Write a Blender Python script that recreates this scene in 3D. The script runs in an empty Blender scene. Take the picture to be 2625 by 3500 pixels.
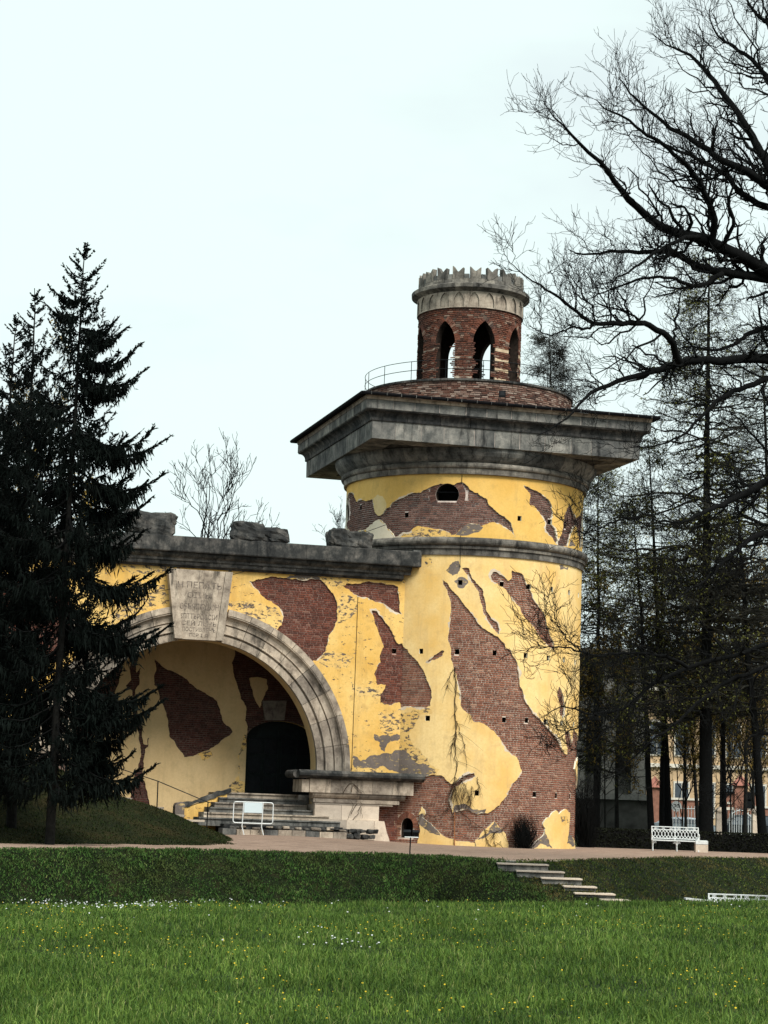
import bpy, math, random
import numpy as np
from mathutils import Matrix, Vector
from mathutils.geometry import delaunay_2d_cdt

random.seed(7); rng = np.random.default_rng(11)
SC = bpy.context.scene
COL = SC.collection
rad = math.radians

# ------------------------------------------------------------------ camera, sky, sun, exposure
FPX = 7344.0; PHI = .1376; RHO = .0348; CAMZ = 1.27        # focal length (px of the 2625 px wide photo), pitch, roll, eye above terrace
cam = bpy.data.cameras.new('camera'); camo = bpy.data.objects.new('camera', cam); COL.objects.link(camo)
cam.sensor_fit = 'VERTICAL'; cam.sensor_height = 36.0; cam.lens = 36.0 * FPX / 3500.0
cam.clip_start = .5; cam.clip_end = 3000
camo.matrix_world = Matrix.Translation((0, 0, CAMZ)) @ Matrix.Rotation(math.pi / 2 + PHI, 4, 'X') @ Matrix.Rotation(RHO, 4, 'Z')
SC.camera = camo
EXPO = 1.5
SC.view_settings.view_transform = 'Standard'; SC.view_settings.look = 'None'
SC.view_settings.exposure = EXPO; SC.view_settings.gamma = 1; SC.view_settings.use_curve_mapping = False
SUN_EL, SUN_AZ = rad(48), rad(30)                          # azimuth from straight behind the camera, towards its right
wd = bpy.data.worlds.new('World'); SC.world = wd; wd.use_nodes = True
nt = wd.node_tree; nt.nodes.clear()
N_ = nt.nodes.new; L_ = nt.links.new
wo = N_('ShaderNodeOutputWorld'); mixw = N_('ShaderNodeMixShader'); b1 = N_('ShaderNodeBackground'); b2 = N_('ShaderNodeBackground')
sky = N_('ShaderNodeTexSky'); sky.sky_type = 'NISHITA'; sky.sun_disc = False; sky.sun_elevation = SUN_EL
sky.sun_rotation = math.pi - SUN_AZ
L_(sky.outputs[0], b1.inputs[0]); b1.inputs[1].default_value = .05
tc = N_('ShaderNodeTexCoord'); mp = N_('ShaderNodeMapping'); mp.inputs['Scale'].default_value = (2.2, 2.2, 5.0)
nz = N_('ShaderNodeTexNoise'); nz.inputs['Scale'].default_value = 1.6; nz.inputs['Detail'].default_value = 5; nz.inputs['Roughness'].default_value = .55
cr = N_('ShaderNodeValToRGB'); cr.color_ramp.elements[0].position = .36; cr.color_ramp.elements[0].color = (.76, .86, .87, 1)
cr.color_ramp.elements[1].position = .54; cr.color_ramp.elements[1].color = (.86, 1.0, .965, 1)
L_(tc.outputs['Generated'], mp.inputs[0]); L_(mp.outputs[0], nz.inputs['Vector']); L_(nz.outputs['Fac'], cr.inputs[0])
L_(cr.outputs[0], b2.inputs[0]); b2.inputs[1].default_value = 1.0 / 2 ** EXPO * 1.08
mixw.inputs[0].default_value = .93
L_(b1.outputs[0], mixw.inputs[1]); L_(b2.outputs[0], mixw.inputs[2]); L_(mixw.outputs[0], wo.inputs[0])
sl = bpy.data.lights.new('sun', 'SUN'); sl.energy = 1.5; sl.angle = rad(26); sl.color = (1, .95, .87)
so = bpy.data.objects.new('sun', sl); COL.objects.link(so)
sd = Vector((math.sin(SUN_AZ) * math.cos(SUN_EL), -math.cos(SUN_AZ) * math.cos(SUN_EL), math.sin(SUN_EL)))
so.rotation_euler = sd.to_track_quat('Z', 'Y').to_euler(); so.location = (20, -20, 40)

# ------------------------------------------------------------------ measuring: photo pixels -> points of the place
_f = np.array([0, math.cos(PHI), math.sin(PHI)]); _u = np.array([0, -math.sin(PHI), math.cos(PHI)]); _r = np.array([1., 0, 0])
_rt = _r * math.cos(RHO) + _u * math.sin(RHO); _up = -_r * math.sin(RHO) + _u * math.cos(RHO)
CAM = np.array([0, 0, CAMZ])
def ray(x, y): return _f + _rt * (x - 1312.5) / FPX - _up * (y - 1750) / FPX
def at(x, y, Y):
    d = ray(x, y); return CAM + d * (Y / d[1])
def proj(P):
    v = np.asarray(P, float) - CAM; a = v @ _rt; b = v @ _up; c = v @ _f
    return 1312.5 + FPX * a / c, 1750 - FPX * b / c
def frame(x0, y0, k): return lambda p: (x0 + p[0] * k, y0 + p[1] * k)
Z1 = frame(980, 880, .7836); T2 = frame(1100, 1600, .6028); T3 = frame(1200, 2200, .5425)
W4 = frame(250, 1700, .7535); W5 = frame(250, 2100, .6028); DD = frame(1000, 2560, .3014); EE = frame(600, 2600, .3617)
R3 = frame(1725, 0, .5425); R4 = frame(1725, 1100, .5425); R5 = frame(1850, 2100, .4746); Z7 = frame(2180, 2700, .2682)
S1 = frame(0, 800, .4972); S2 = frame(0, 1800, .5199); DP = frame(0, 0, 1.5823)
R = 4.84; TX, TY = .6779 * R, 17.98 * R; AL = .2625
UU = np.array([math.cos(AL), math.sin(AL), 0]); NN = np.array([math.sin(AL), -math.cos(AL), 0])
TC = np.array([TX, TY, 0])
def cyl_hit(q, r=R):
    d = ray(*q); ox, oy = -TX, -TY
    A = d[0] ** 2 + d[1] ** 2; B = 2 * (d[0] * ox + d[1] * oy); C = ox * ox + oy * oy - r * r
    t = (-B - math.sqrt(max(B * B - 4 * A * C, 0))) / 2 / A
    P = CAM + d * t
    return math.atan2(P[0] - TX, -(P[1] - TY)) * r, P[2]
JP = np.array([.9056, 82.8062, 0.])
def wall_hit(q, p=0.):
    d = ray(*q); t = ((JP - NN * p - CAM) @ NN) / (d @ NN); P = CAM + d * t
    return float((P - JP) @ UU), float(P[2])
def WP(s, p, z): return JP + UU * s - NN * p + np.array([0, 0, z])      # s along the wing, p behind its face
def map_wall(s, z, p=0.):
    s = np.asarray(s, float); z = np.asarray(z, float)
    return JP[None] + s[:, None] * UU - NN * np.asarray(p).reshape(-1, 1) + np.c_[0 * s, 0 * s, z]
def map_cyl(s, z, p=0., r=R):
    th = np.asarray(s, float) / r; rr = r - np.asarray(p)
    return np.c_[TX + rr * np.sin(th), TY - rr * np.cos(th), np.asarray(z, float)]

# ------------------------------------------------------------------ materials
def new_mat(name):
    m = bpy.data.materials.new(name); m.use_nodes = True; t = m.node_tree; t.nodes.clear()
    o = t.nodes.new('ShaderNodeOutputMaterial'); b = t.nodes.new('ShaderNodeBsdfPrincipled'); t.links.new(b.outputs[0], o.inputs[0])
    b.inputs['Specular IOR Level'].default_value = .08
    return m, t, b
def ramp(t, fac, stops):
    r = t.nodes.new('ShaderNodeValToRGB'); e = r.color_ramp.elements
    while len(e) < len(stops): e.new(.5)
    for i, (p, c) in enumerate(stops):
        e[i].position = p; e[i].color = (*c, 1) if len(c) == 3 else c
    t.links.new(fac, r.inputs[0]); return r.outputs[0]
def noise(t, scale, detail=6, rough=.6, vec=None, stretch=None):
    n = t.nodes.new('ShaderNodeTexNoise'); n.inputs['Scale'].default_value = scale; n.inputs['Detail'].default_value = detail; n.inputs['Roughness'].default_value = rough
    if vec is None: vec = t.nodes.new('ShaderNodeNewGeometry').outputs['Position']
    if stretch:
        m = t.nodes.new('ShaderNodeMapping'); m.inputs['Scale'].default_value = stretch; t.links.new(vec, m.inputs[0]); vec = m.outputs[0]
    t.links.new(vec, n.inputs['Vector']); return n.outputs['Fac']
def mixc(t, fac, a, b, mode='MIX'):
    m = t.nodes.new('ShaderNodeMix'); m.data_type = 'RGBA'; m.blend_type = mode
    for s, v in ((m.inputs[0], fac), (m.inputs[6], a), (m.inputs[7], b)):
        if hasattr(v, 'is_linked'): t.links.new(v, s)
        elif isinstance(v, (int, float)): s.default_value = v
        else: s.default_value = (*v, 1)
    return m.outputs[2]
def bump(t, b, h, strength=.4, dist=.02):
    n = t.nodes.new('ShaderNodeBump'); n.inputs['Strength'].default_value = strength; n.inputs['Distance'].default_value = dist
    t.links.new(h, n.inputs['Height']); t.links.new(n.outputs[0], b.inputs['Normal'])
def simple(name, c, rough=.7, metal=0., var=.25, scale=8.):
    m, t, b = new_mat(name); c = np.array(c)
    n = noise(t, scale)
    t.links.new(ramp(t, n, [(.3, c * (1 - var)), (.7, np.minimum(c * (1 + var), .9))]), b.inputs['Base Color'])
    b.inputs['Roughness'].default_value = rough; b.inputs['Metallic'].default_value = metal
    return m
def plaster(name, base, pale, dirt, peel=.0, peelcol=(.22, .19, .17), peelscale=3., pst=None):
    m, t, b = new_mat(name)
    c = ramp(t, noise(t, .55, 5, .6), [(.32, base), (.62, pale)])
    c = mixc(t, ramp(t, noise(t, 2.3, 8, .72), [(.53, (0, 0, 0)), (.72, (.6, .6, .6))]), c, dirt)
    c = mixc(t, ramp(t, noise(t, 2.0, 6, .7, stretch=(1, 1, .14)), [(.52, (0, 0, 0)), (.74, (.6, .6, .6))]), c, dirt)
    c = mixc(t, ramp(t, noise(t, 14, 4, .6), [(.35, (.28, .28, .28)), (.6, (0, 0, 0))]), c, np.array(base) * .82)
    h = noise(t, 22, 5, .65)
    if peel:
        f = ramp(t, noise(t, peelscale, 9, .68, stretch=pst), [(peel - .012, (0, 0, 0)), (peel + .012, (1, 1, 1))])
        pc = ramp(t, noise(t, 7, 6, .7), [(.35, np.array(peelcol) * .55), (.5, peelcol), (.66, np.minimum(np.array(peelcol) * 2.0, .8))])
        c = mixc(t, f, c, pc)
        mh = t.nodes.new('ShaderNodeMath'); mh.operation = 'MULTIPLY_ADD'; t.links.new(f, mh.inputs[0]); mh.inputs[1].default_value = -.8; t.links.new(h, mh.inputs[2]); h = mh.outputs[0]
    t.links.new(c, b.inputs['Base Color']); b.inputs['Roughness'].default_value = .9
    bump(t, b, h, .35, .012); return m
def stone(name, dark, mid, light, streak=.5, scale=1.6, black=(.018, .018, .018), blackamt=.56, vary=.75):
    m, t, b = new_mat(name)
    oi = t.nodes.new('ShaderNodeObjectInfo')
    c = ramp(t, noise(t, scale, 9, .72), [(.3, dark), (.48, mid), (.7, light)])
    c = mixc(t, ramp(t, noise(t, 3.4, 7, .72, stretch=(1, 1, .22)), [(blackamt, (0, 0, 0)), (blackamt + .16, (streak,) * 3)]), c, black)
    c = mixc(t, ramp(t, noise(t, 11, 6, .75), [(.58, (0, 0, 0)), (.72, (.65, .65, .65))]), c, np.array(dark) * .4)
    c = mixc(t, ramp(t, noise(t, .9, 5, .65), [(.55, (0, 0, 0)), (.75, (.35, .35, .35))]), c, light)
    c = mixc(t, vary, c, mixc(t, oi.outputs['Random'], (.45, .46, .48), (1.45, 1.40, 1.32)), 'MULTIPLY')
    t.links.new(c, b.inputs['Base Color']); b.inputs['Roughness'].default_value = .92
    bump(t, b, noise(t, 9, 8, .72), .6, .03); return m
def brickmat(name, stops, dirt=.5):
    m, t, b = new_mat(name)
    oi = t.nodes.new('ShaderNodeObjectInfo'); g = t.nodes.new('ShaderNodeNewGeometry')
    ad = t.nodes.new('ShaderNodeMath'); ad.operation = 'ADD'; t.links.new(oi.outputs['Random'], ad.inputs[0]); t.links.new(g.outputs['Random Per Island'], ad.inputs[1])
    fr = t.nodes.new('ShaderNodeMath'); fr.operation = 'FRACT'; t.links.new(ad.outputs[0], fr.inputs[0])
    c = ramp(t, fr.outputs[0], stops)
    c = mixc(t, ramp(t, noise(t, .7, 6, .7), [(.42, (0, 0, 0)), (.7, (dirt,) * 3)]), c, (.055, .04, .036))
    c = mixc(t, ramp(t, noise(t, 16, 5, .7), [(.5, (0, 0, 0)), (.75, (.4, .4, .4))]), c, (.30, .24, .20))
    t.links.new(c, b.inputs['Base Color']); b.inputs['Roughness'].default_value = .93
    bump(t, b, noise(t, 40, 4, .6), .5, .01); return m

M = {}
M['yellow'] = plaster('yellow_plaster', (.77, .495, .165), (.86, .65, .31), (.55, .38, .18))
M['yellow_up'] = plaster('deeper_yellow_plaster', (.70, .42, .105), (.79, .52, .165), (.44, .29, .11))  # upper coat: cornice shade put into the colour along with a paint tone
M['yellow_old'] = plaster('yellow_plaster_flaking', (.70, .41, .095), (.80, .55, .20), (.40, .25, .10), .622, (.12, .09, .07), 4.6, (1, 1, 1.9))
M['mottled'] = plaster('flaking_grey_plaster', (.72, .45, .13), (.80, .56, .22), (.38, .26, .14), .535, (.125, .10, .082), 4.6, (1, 1, 2.0))
M['grey'] = plaster('bare_grey_render', (.125, .102, .09), (.22, .185, .165), (.07, .06, .055), .585, (.36, .26, .12), 5.0, (1, 1, 2.2))
M['cream'] = plaster('cream_lime_patch', (.80, .68, .50), (.86, .76, .60), (.6, .5, .36))
M['palepatch'] = plaster('pale_yellow_patch', (.76, .56, .24), (.80, .62, .33), (.6, .42, .2))
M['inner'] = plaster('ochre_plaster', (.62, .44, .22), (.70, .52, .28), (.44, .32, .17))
M['lip'] = plaster('crumbled_lime_lip', (.56, .46, .34), (.76, .66, .52), (.26, .21, .17))
M['rim'] = simple('lime_edge', (.80, .72, .58), .9)
M['brick'] = brickmat('dark_red_brick', [(0, (.14, .053, .034)), (.3, (.25, .096, .058)), (.6, (.33, .14, .088)), (.85, (.17, .062, .040)), (1, (.42, .24, .165))], .30)
M['brick_wing'] = brickmat('dark_maroon_brick', [(0, (.08, .027, .020)), (.4, (.14, .043, .029)), (.75, (.20, .066, .042)), (.93, (.10, .034, .026)), (1, (.28, .14, .10))], .5)
M['brick_soot'] = brickmat('sooty_niche_brick', [(0, (.045, .016, .013)), (.5, (.075, .025, .020)), (1, (.10, .036, .028))], .5)  # sooty wing brick, darkened further so its colour carries the niche's shade
M['brick_up'] = brickmat('worn_brown_brick', [(0, (.10, .045, .036)), (.35, (.17, .08, .06)), (.6, (.23, .125, .10)), (.85, (.12, .055, .045)), (1, (.08, .058, .055))], .45)
M['brick_top'] = brickmat('sooty_orange_brick', [(0, (.05, .022, .017)), (.3, (.17, .058, .034)), (.6, (.11, .040, .028)), (.85, (.21, .09, .06)), (.93, (.30, .21, .16)), (1, (.05, .032, .028))], .7)
M['brick_ring'] = brickmat('bleached_parapet_brick', [(0, (.05, .028, .024)), (.3, (.16, .07, .05)), (.5, (.24, .15, .115)), (.7, (.40, .31, .26)), (.85, (.13, .05, .035)), (1, (.34, .24, .19))], .5)
M['mortar'] = simple('pale_mortar', (.70, .55, .46), .95, 0, .4, 3)
M['mortar_wing'] = simple('dull_pink_mortar', (.36, .24, .20), .95, 0, .5, 3)
M['mortar_up'] = simple('grey_mortar', (.56, .48, .43), .95, 0, .35, 3)
M['mortar_top'] = simple('dark_mortar', (.11, .08, .065), .95, 0, .5, 4)
M['stone'] = stone('grey_weathered_stone', (.052, .057, .059), (.138, .141, .136), (.30, .29, .27), .85, 1.5, (.016, .018, .02), .50)
M['stone_dark'] = stone('black_crusted_stone', (.020, .022, .024), (.048, .050, .050), (.17, .16, .148), .85, 2.2, (.010, .012, .014), .50)
M['stone_light'] = stone('buff_limestone', (.115, .096, .08), (.31, .265, .22), (.50, .44, .365), .85, 1.9, (.025, .024, .022), .52)
M['stone_mid'] = stone('streaked_grey_stone', (.055, .053, .05), (.155, .146, .132), (.34, .315, .275), .9, 1.8, (.022, .022, .022), .50)
M['stone_white'] = stone('pale_limestone', (.34, .29, .24), (.50, .43, .36), (.60, .53, .45), .4, 1.5, (.07, .06, .05), .60)
M['band'] = stone('buff_stone_band', (.36, .27, .18), (.52, .40, .27), (.62, .51, .37), .3, vary=.2)
M['roof'] = simple('black_roof_sheet', (.006, .006, .007), .9, 0.)
M['soot'] = simple('sooty_hole_brick', (.03, .022, .018), .95, 0, .5)  # recess shade put into the colour: putlog holes, turret inside, niche chamber
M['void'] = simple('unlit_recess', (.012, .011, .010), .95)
M['dark'] = simple('dark_iron', (.012, .014, .016), .5, .4)
M['white'] = simple('white_paint', (.62, .65, .65), .55, 0, .14)
M['whitemetal'] = simple('galvanised_white_tube', (.70, .73, .73), .4, .1, .08)
M['board'] = simple('blank_white_board', (.62, .72, .76), .9, 0, .02, 2)
M['door'] = simple('dark_green_door', (.010, .014, .014), .6, 0, .4, 5)
M['bark'] = simple('dark_bark', (.0042, .0045, .0046), .95, 0, .5, 14)
M['bark2'] = simple('grey_bark', (.013, .013, .012), .95, 0, .5, 12)
M['twig'] = simple('dark_twigs', (.006, .0065, .0065), .95, 0, .3, 3)
M['larchtwig'] = simple('larch_twigs', (.022, .022, .018), .95, 0, .4, 2)
M['needle'] = simple('spruce_needles', (.0026, .005, .004), .8, 0, .5, 1.2)
M['larchleaf'] = simple('young_larch_leaves', (.10, .105, .026), .8, 0, .5, .8)
M['springleaf'] = simple('young_spring_leaves', (.22, .15, .035), .8, 0, .5, .6)
M['hedge'] = simple('clipped_dark_hedge', (.011, .013, .008), .95, 0, .6, 2)
M['vine'] = simple('dry_vine', (.045, .030, .021), .95, 0, .4, 6)
M['gravel'] = None

def ground_mat(name, a, b_, c_, sc=.7, bumpd=.04):
    m, t, b = new_mat(name)
    c = ramp(t, noise(t, sc, 8, .7), [(.3, a), (.5, b_), (.7, c_)])
    c = mixc(t, ramp(t, noise(t, 13, 6, .7), [(.4, (.55, .55, .55)), (.65, (0, 0, 0))]), c, np.array(a) * .55)
    t.links.new(c, b.inputs['Base Color']); b.inputs['Roughness'].default_value = .95
    bump(t, b, noise(t, 26, 6, .7), .7, bumpd); return m
M['gravel'] = ground_mat('pinkish_gravel', (.23, .16, .122), (.35, .25, .195), (.45, .33, .26), 1.2, .015)
M['soil'] = ground_mat('meadow_ground', (.014, .024, .008), (.022, .038, .012), (.034, .048, .016))
M['banksoil'] = ground_mat('bank_ground', (.006, .010, .004), (.012, .018, .007), (.035, .028, .012), 1.3)
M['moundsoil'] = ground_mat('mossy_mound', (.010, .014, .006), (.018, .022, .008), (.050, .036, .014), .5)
M['lawn'] = ground_mat('far_lawn', (.02, .03, .01), (.035, .045, .015), (.05, .05, .02))
def grassmat(name, stops, rough=.55, brown=None):
    m, t, b = new_mat(name)
    g = t.nodes.new('ShaderNodeNewGeometry')
    c = ramp(t, g.outputs['Random Per Island'], stops)
    c = mixc(t, ramp(t, noise(t, .45, 4, .6), [(.35, (0, 0, 0)), (.65, (.6, .6, .6))]), c, np.array(stops[0][1]) * .8)
    if brown: c = mixc(t, ramp(t, noise(t, .75, 7, .7, stretch=(1, .6, 1.6)), [(.47, (0, 0, 0)), (.62, (.85, .85, .85))]), c, brown); c = mixc(t, ramp(t, noise(t, 1.9, 6, .7, stretch=(1, .6, 1.6)), [(.5, (0, 0, 0)), (.68, (.8, .8, .8))]), c, np.array(stops[0][1]) * .6)
    t.links.new(c, b.inputs['Base Color']); b.inputs['Roughness'].default_value = rough
    return m
M['grass'] = grassmat('spring_grass', [(0, (.020, .050, .009)), (.4, (.070, .136, .022)), (.75, (.138, .230, .040)), (.95, (.20, .275, .06)), (1, (.31, .32, .12))])
M['bankgrass'] = grassmat('ground_ivy', [(0, (.016, .044, .010)), (.5, (.048, .112, .024)), (.85, (.090, .170, .040)), (1, (.16, .19, .06))], .8, (.050, .066, .020))
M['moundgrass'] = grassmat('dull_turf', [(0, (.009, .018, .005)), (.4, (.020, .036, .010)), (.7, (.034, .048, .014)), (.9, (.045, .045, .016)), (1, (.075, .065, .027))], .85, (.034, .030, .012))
M['mossgrass'] = grassmat('bank_moss', [(0, (.012, .026, .006)), (.4, (.042, .074, .014)), (.75, (.085, .125, .024)), (1, (.15, .165, .04))], .85, (.105, .078, .028))
M['dandelion'] = simple('dandelion_yellow', (.55, .40, .03), .7)
M['petal'] = simple('white_petal', (.50, .52, .52), .7)

# ------------------------------------------------------------------ mesh helpers
def mesh_np(name, V, Fq=None, Ft=None, mats=(), mi=None, smooth=False):
    V = np.asarray(V, float).reshape(-1, 3)
    me = bpy.data.meshes.new(name)
    fs = []; n4 = 0 if Fq is None else len(Fq); n3 = 0 if Ft is None else len(Ft)
    lv = []
    if n4: lv.append(np.asarray(Fq, np.int32).ravel())
    if n3: lv.append(np.asarray(Ft, np.int32).ravel())
    lv = np.concatenate(lv) if lv else np.zeros(0, np.int32)
    ls = np.concatenate([np.arange(n4) * 4, n4 * 4 + np.arange(n3) * 3]).astype(np.int32)
    me.vertices.add(len(V)); me.vertices.foreach_set('co', V.ravel())
    me.loops.add(len(lv)); me.loops.foreach_set('vertex_index', lv)
    me.polygons.add(n4 + n3); me.polygons.foreach_set('loop_start', ls)
    for m in mats: me.materials.append(m)
    if mi is not None: me.polygons.foreach_set('material_index', np.asarray(mi, np.int32))
    me.polygons.foreach_set('use_smooth', np.full(n4 + n3, bool(smooth)))
    me.update(calc_edges=True); me.validate()
    return me
def link(name, me, parent=None):
    o = bpy.data.objects.new(name, me); COL.objects.link(o)
    if parent is not None: o.parent = parent; o.matrix_parent_inverse = parent.matrix_world.inverted()
    return o
def tag(o, label=None, cat=None, group=None, kind=None):
    if label: o['label'] = label
    if cat: o['category'] = cat
    if group: o['group'] = group
    if kind: o['kind'] = kind
    return o
def empty(name, loc, label, cat, group=None):
    o = bpy.data.objects.new(name, None); COL.objects.link(o); o.location = loc; o.empty_display_size = .3
    bpy.context.view_layer.update() if False else None
    o.matrix_world = Matrix.Translation(loc)
    return tag(o, label, cat, group)
class MB:
    """collects polygons, builds one mesh"""
    def __init__(s): s.V = []; s.Q = []; s.T = []; s.n = 0
    def add(s, V, Q=(), T=()):
        V = np.asarray(V, float).reshape(-1, 3); s.V.append(V)
        if len(Q): s.Q.append(np.asarray(Q, int) + s.n)
        if len(T): s.T.append(np.asarray(T, int) + s.n)
        s.n += len(V)
    def hexa(s, P):                                         # 8 points: bottom ring 0-3, top ring 4-7
        s.add(P, [(3, 2, 1, 0), (4, 5, 6, 7), (0, 1, 5, 4), (1, 2, 6, 5), (2, 3, 7, 6), (3, 0, 4, 7)])
    def box(s, c, d, ax=None):
        c = np.asarray(c, float); hx, hy, hz = np.asarray(d, float) / 2
        B = np.eye(3) if ax is None else np.asarray(ax, float)
        P = [c + B[0] * a * hx + B[1] * b * hy + B[2] * e * hz for e in (-1, 1) for a, b in ((-1, -1), (1, -1), (1, 1), (-1, 1))]
        s.hexa(P)
    def tube(s, pts, r, k=5, cap=True):
        pts = np.asarray(pts, float); n = len(pts); r = np.broadcast_to(np.asarray(r, float), (n,))
        T = np.gradient(pts, axis=0); T /= np.linalg.norm(T, axis=1)[:, None] + 1e-9
        ref = np.where(np.abs(T[:, 2:3]) > .9, np.array([[1., 0, 0]]), np.array([[0, 0, 1.]]))
        A = np.cross(T, ref); A /= np.linalg.norm(A, axis=1)[:, None] + 1e-9; Bv = np.cross(T, A)
        a = np.arange(k) * 2 * math.pi / k
        V = pts[:, None] + r[:, None, None] * (np.cos(a)[None, :, None] * A[:, None] + np.sin(a)[None, :, None] * Bv[:, None])
        Q = [(i * k + j, i * k + (j + 1) % k, (i + 1) * k + (j + 1) % k, (i + 1) * k + j) for i in range(n - 1) for j in range(k)]
        T3_ = []
        if cap:
            for j in range(1, k - 1): T3_ += [(0, j + 1, j), ((n - 1) * k, (n - 1) * k + j, (n - 1) * k + j + 1)]
        s.add(V.reshape(-1, 3), Q, T3_)
    def build(s, name, mat, parent=None, smooth=False):
        V = np.concatenate(s.V) if s.V else np.zeros((0, 3))
        me = mesh_np(name, V, np.concatenate(s.Q) if s.Q else None, np.concatenate(s.T) if s.T else None, [mat] if mat else [], None, smooth)
        return link(name, me, parent)
class Tubes:
    """many thin tubes, vectorised; all members of one call share a point count"""
    def __init__(s): s.V = []; s.Q = []; s.n = 0
    def add(s, P, Rd, k=3):
        P = np.asarray(P, float); Rd = np.asarray(Rd, float); m, n, _ = P.shape
        if m == 0: return
        T = np.gradient(P, axis=1); T /= np.linalg.norm(T, axis=2)[..., None] + 1e-9
        ref = np.where(np.abs(T[:, :1, 2:3]) > .85, np.array([[[1., 0, 0]]]), np.array([[[0, 0, 1.]]]))
        A = np.cross(T, np.broadcast_to(ref, T.shape)); A /= np.linalg.norm(A, axis=2)[..., None] + 1e-9; B = np.cross(T, A)
        a = np.arange(k) * 2 * math.pi / k
        V = P[:, :, None] + Rd[:, :, None, None] * (np.cos(a)[:, None] * A[:, :, None] + np.sin(a)[:, None] * B[:, :, None])
        base = (np.arange(m) * n * k)[:, None, None]; i = (np.arange(n - 1) * k)[None, :, None]; j = np.arange(k)[None, None]; j2 = (j + 1) % k
        Q = np.stack([base + i + j, base + i + j2, base + i + k + j2, base + i + k + j], -1).reshape(-1, 4) + s.n
        s.V.append(V.reshape(-1, 3)); s.Q.append(Q); s.n += m * n * k
    def build(s, name, mat, parent=None, smooth=False):
        return link(name, mesh_np(name, np.concatenate(s.V), np.concatenate(s.Q), None, [mat], None, smooth), parent)

def jag(poly, amp=.13, minlen=.10, seed=0):
    r = random.Random(seed); out = []
    def sub(a, b, lv):
        dx, dy = b[0] - a[0], b[1] - a[1]; L = math.hypot(dx, dy)
        if L < minlen or lv > 5: return [a]
        k = r.uniform(-1, 1) * amp; m = ((a[0] + b[0]) / 2 - dy * k, (a[1] + b[1]) / 2 + dx * k)
        return sub(a, m, lv + 1) + sub(m, b, lv + 1)
    for i in range(len(poly)): out += sub(tuple(poly[i]), tuple(poly[(i + 1) % len(poly)]), 0)
    return np.array(out)
def pip(P, poly):
    P = np.asarray(P, float); poly = np.asarray(poly, float)
    x, y = P[:, 0], P[:, 1]; x0, y0 = poly[:, 0], poly[:, 1]; x1, y1 = np.roll(x0, -1), np.roll(y0, -1)
    ins = np.zeros(len(P), bool)
    mnx, mxx, mny, mxy = x0.min(), x0.max(), y0.min(), y0.max()
    idx = np.nonzero((x >= mnx) & (x <= mxx) & (y >= mny) & (y <= mxy))[0]
    for a in range(0, len(idx), 4000):
        ii = idx[a:a + 4000]; px, py = x[ii][:, None], y[ii][:, None]
        c = ((y0 > py) != (y1 > py)) & (px < (x1 - x0) * (py - y0) / (y1 - y0 + 1e-12) + x0)
        ins[ii] = c.sum(1) % 2 == 1
    return ins
def lip(poly, seed, w=.13, off=.02):
    r = np.random.default_rng(seed); n = len(poly); t = np.roll(poly, -1, 0) - np.roll(poly, 1, 0); t /= np.linalg.norm(t, axis=1)[:, None] + 1e-9
    nrm = np.c_[t[:, 1], -t[:, 0]]; x, y = poly[:, 0], poly[:, 1]
    if (x * np.roll(y, -1) - np.roll(x, -1) * y).sum() < 0: nrm = -nrm
    k = max(5, n // 7); g = r.normal(-.25, 1, k); f = np.interp(np.arange(n) * k / n, np.arange(k + 1), np.r_[g, g[0]]) + r.normal(0, .3, n)
    return poly + nrm * np.clip(f * w * .6, -off, w)[:, None]
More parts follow.
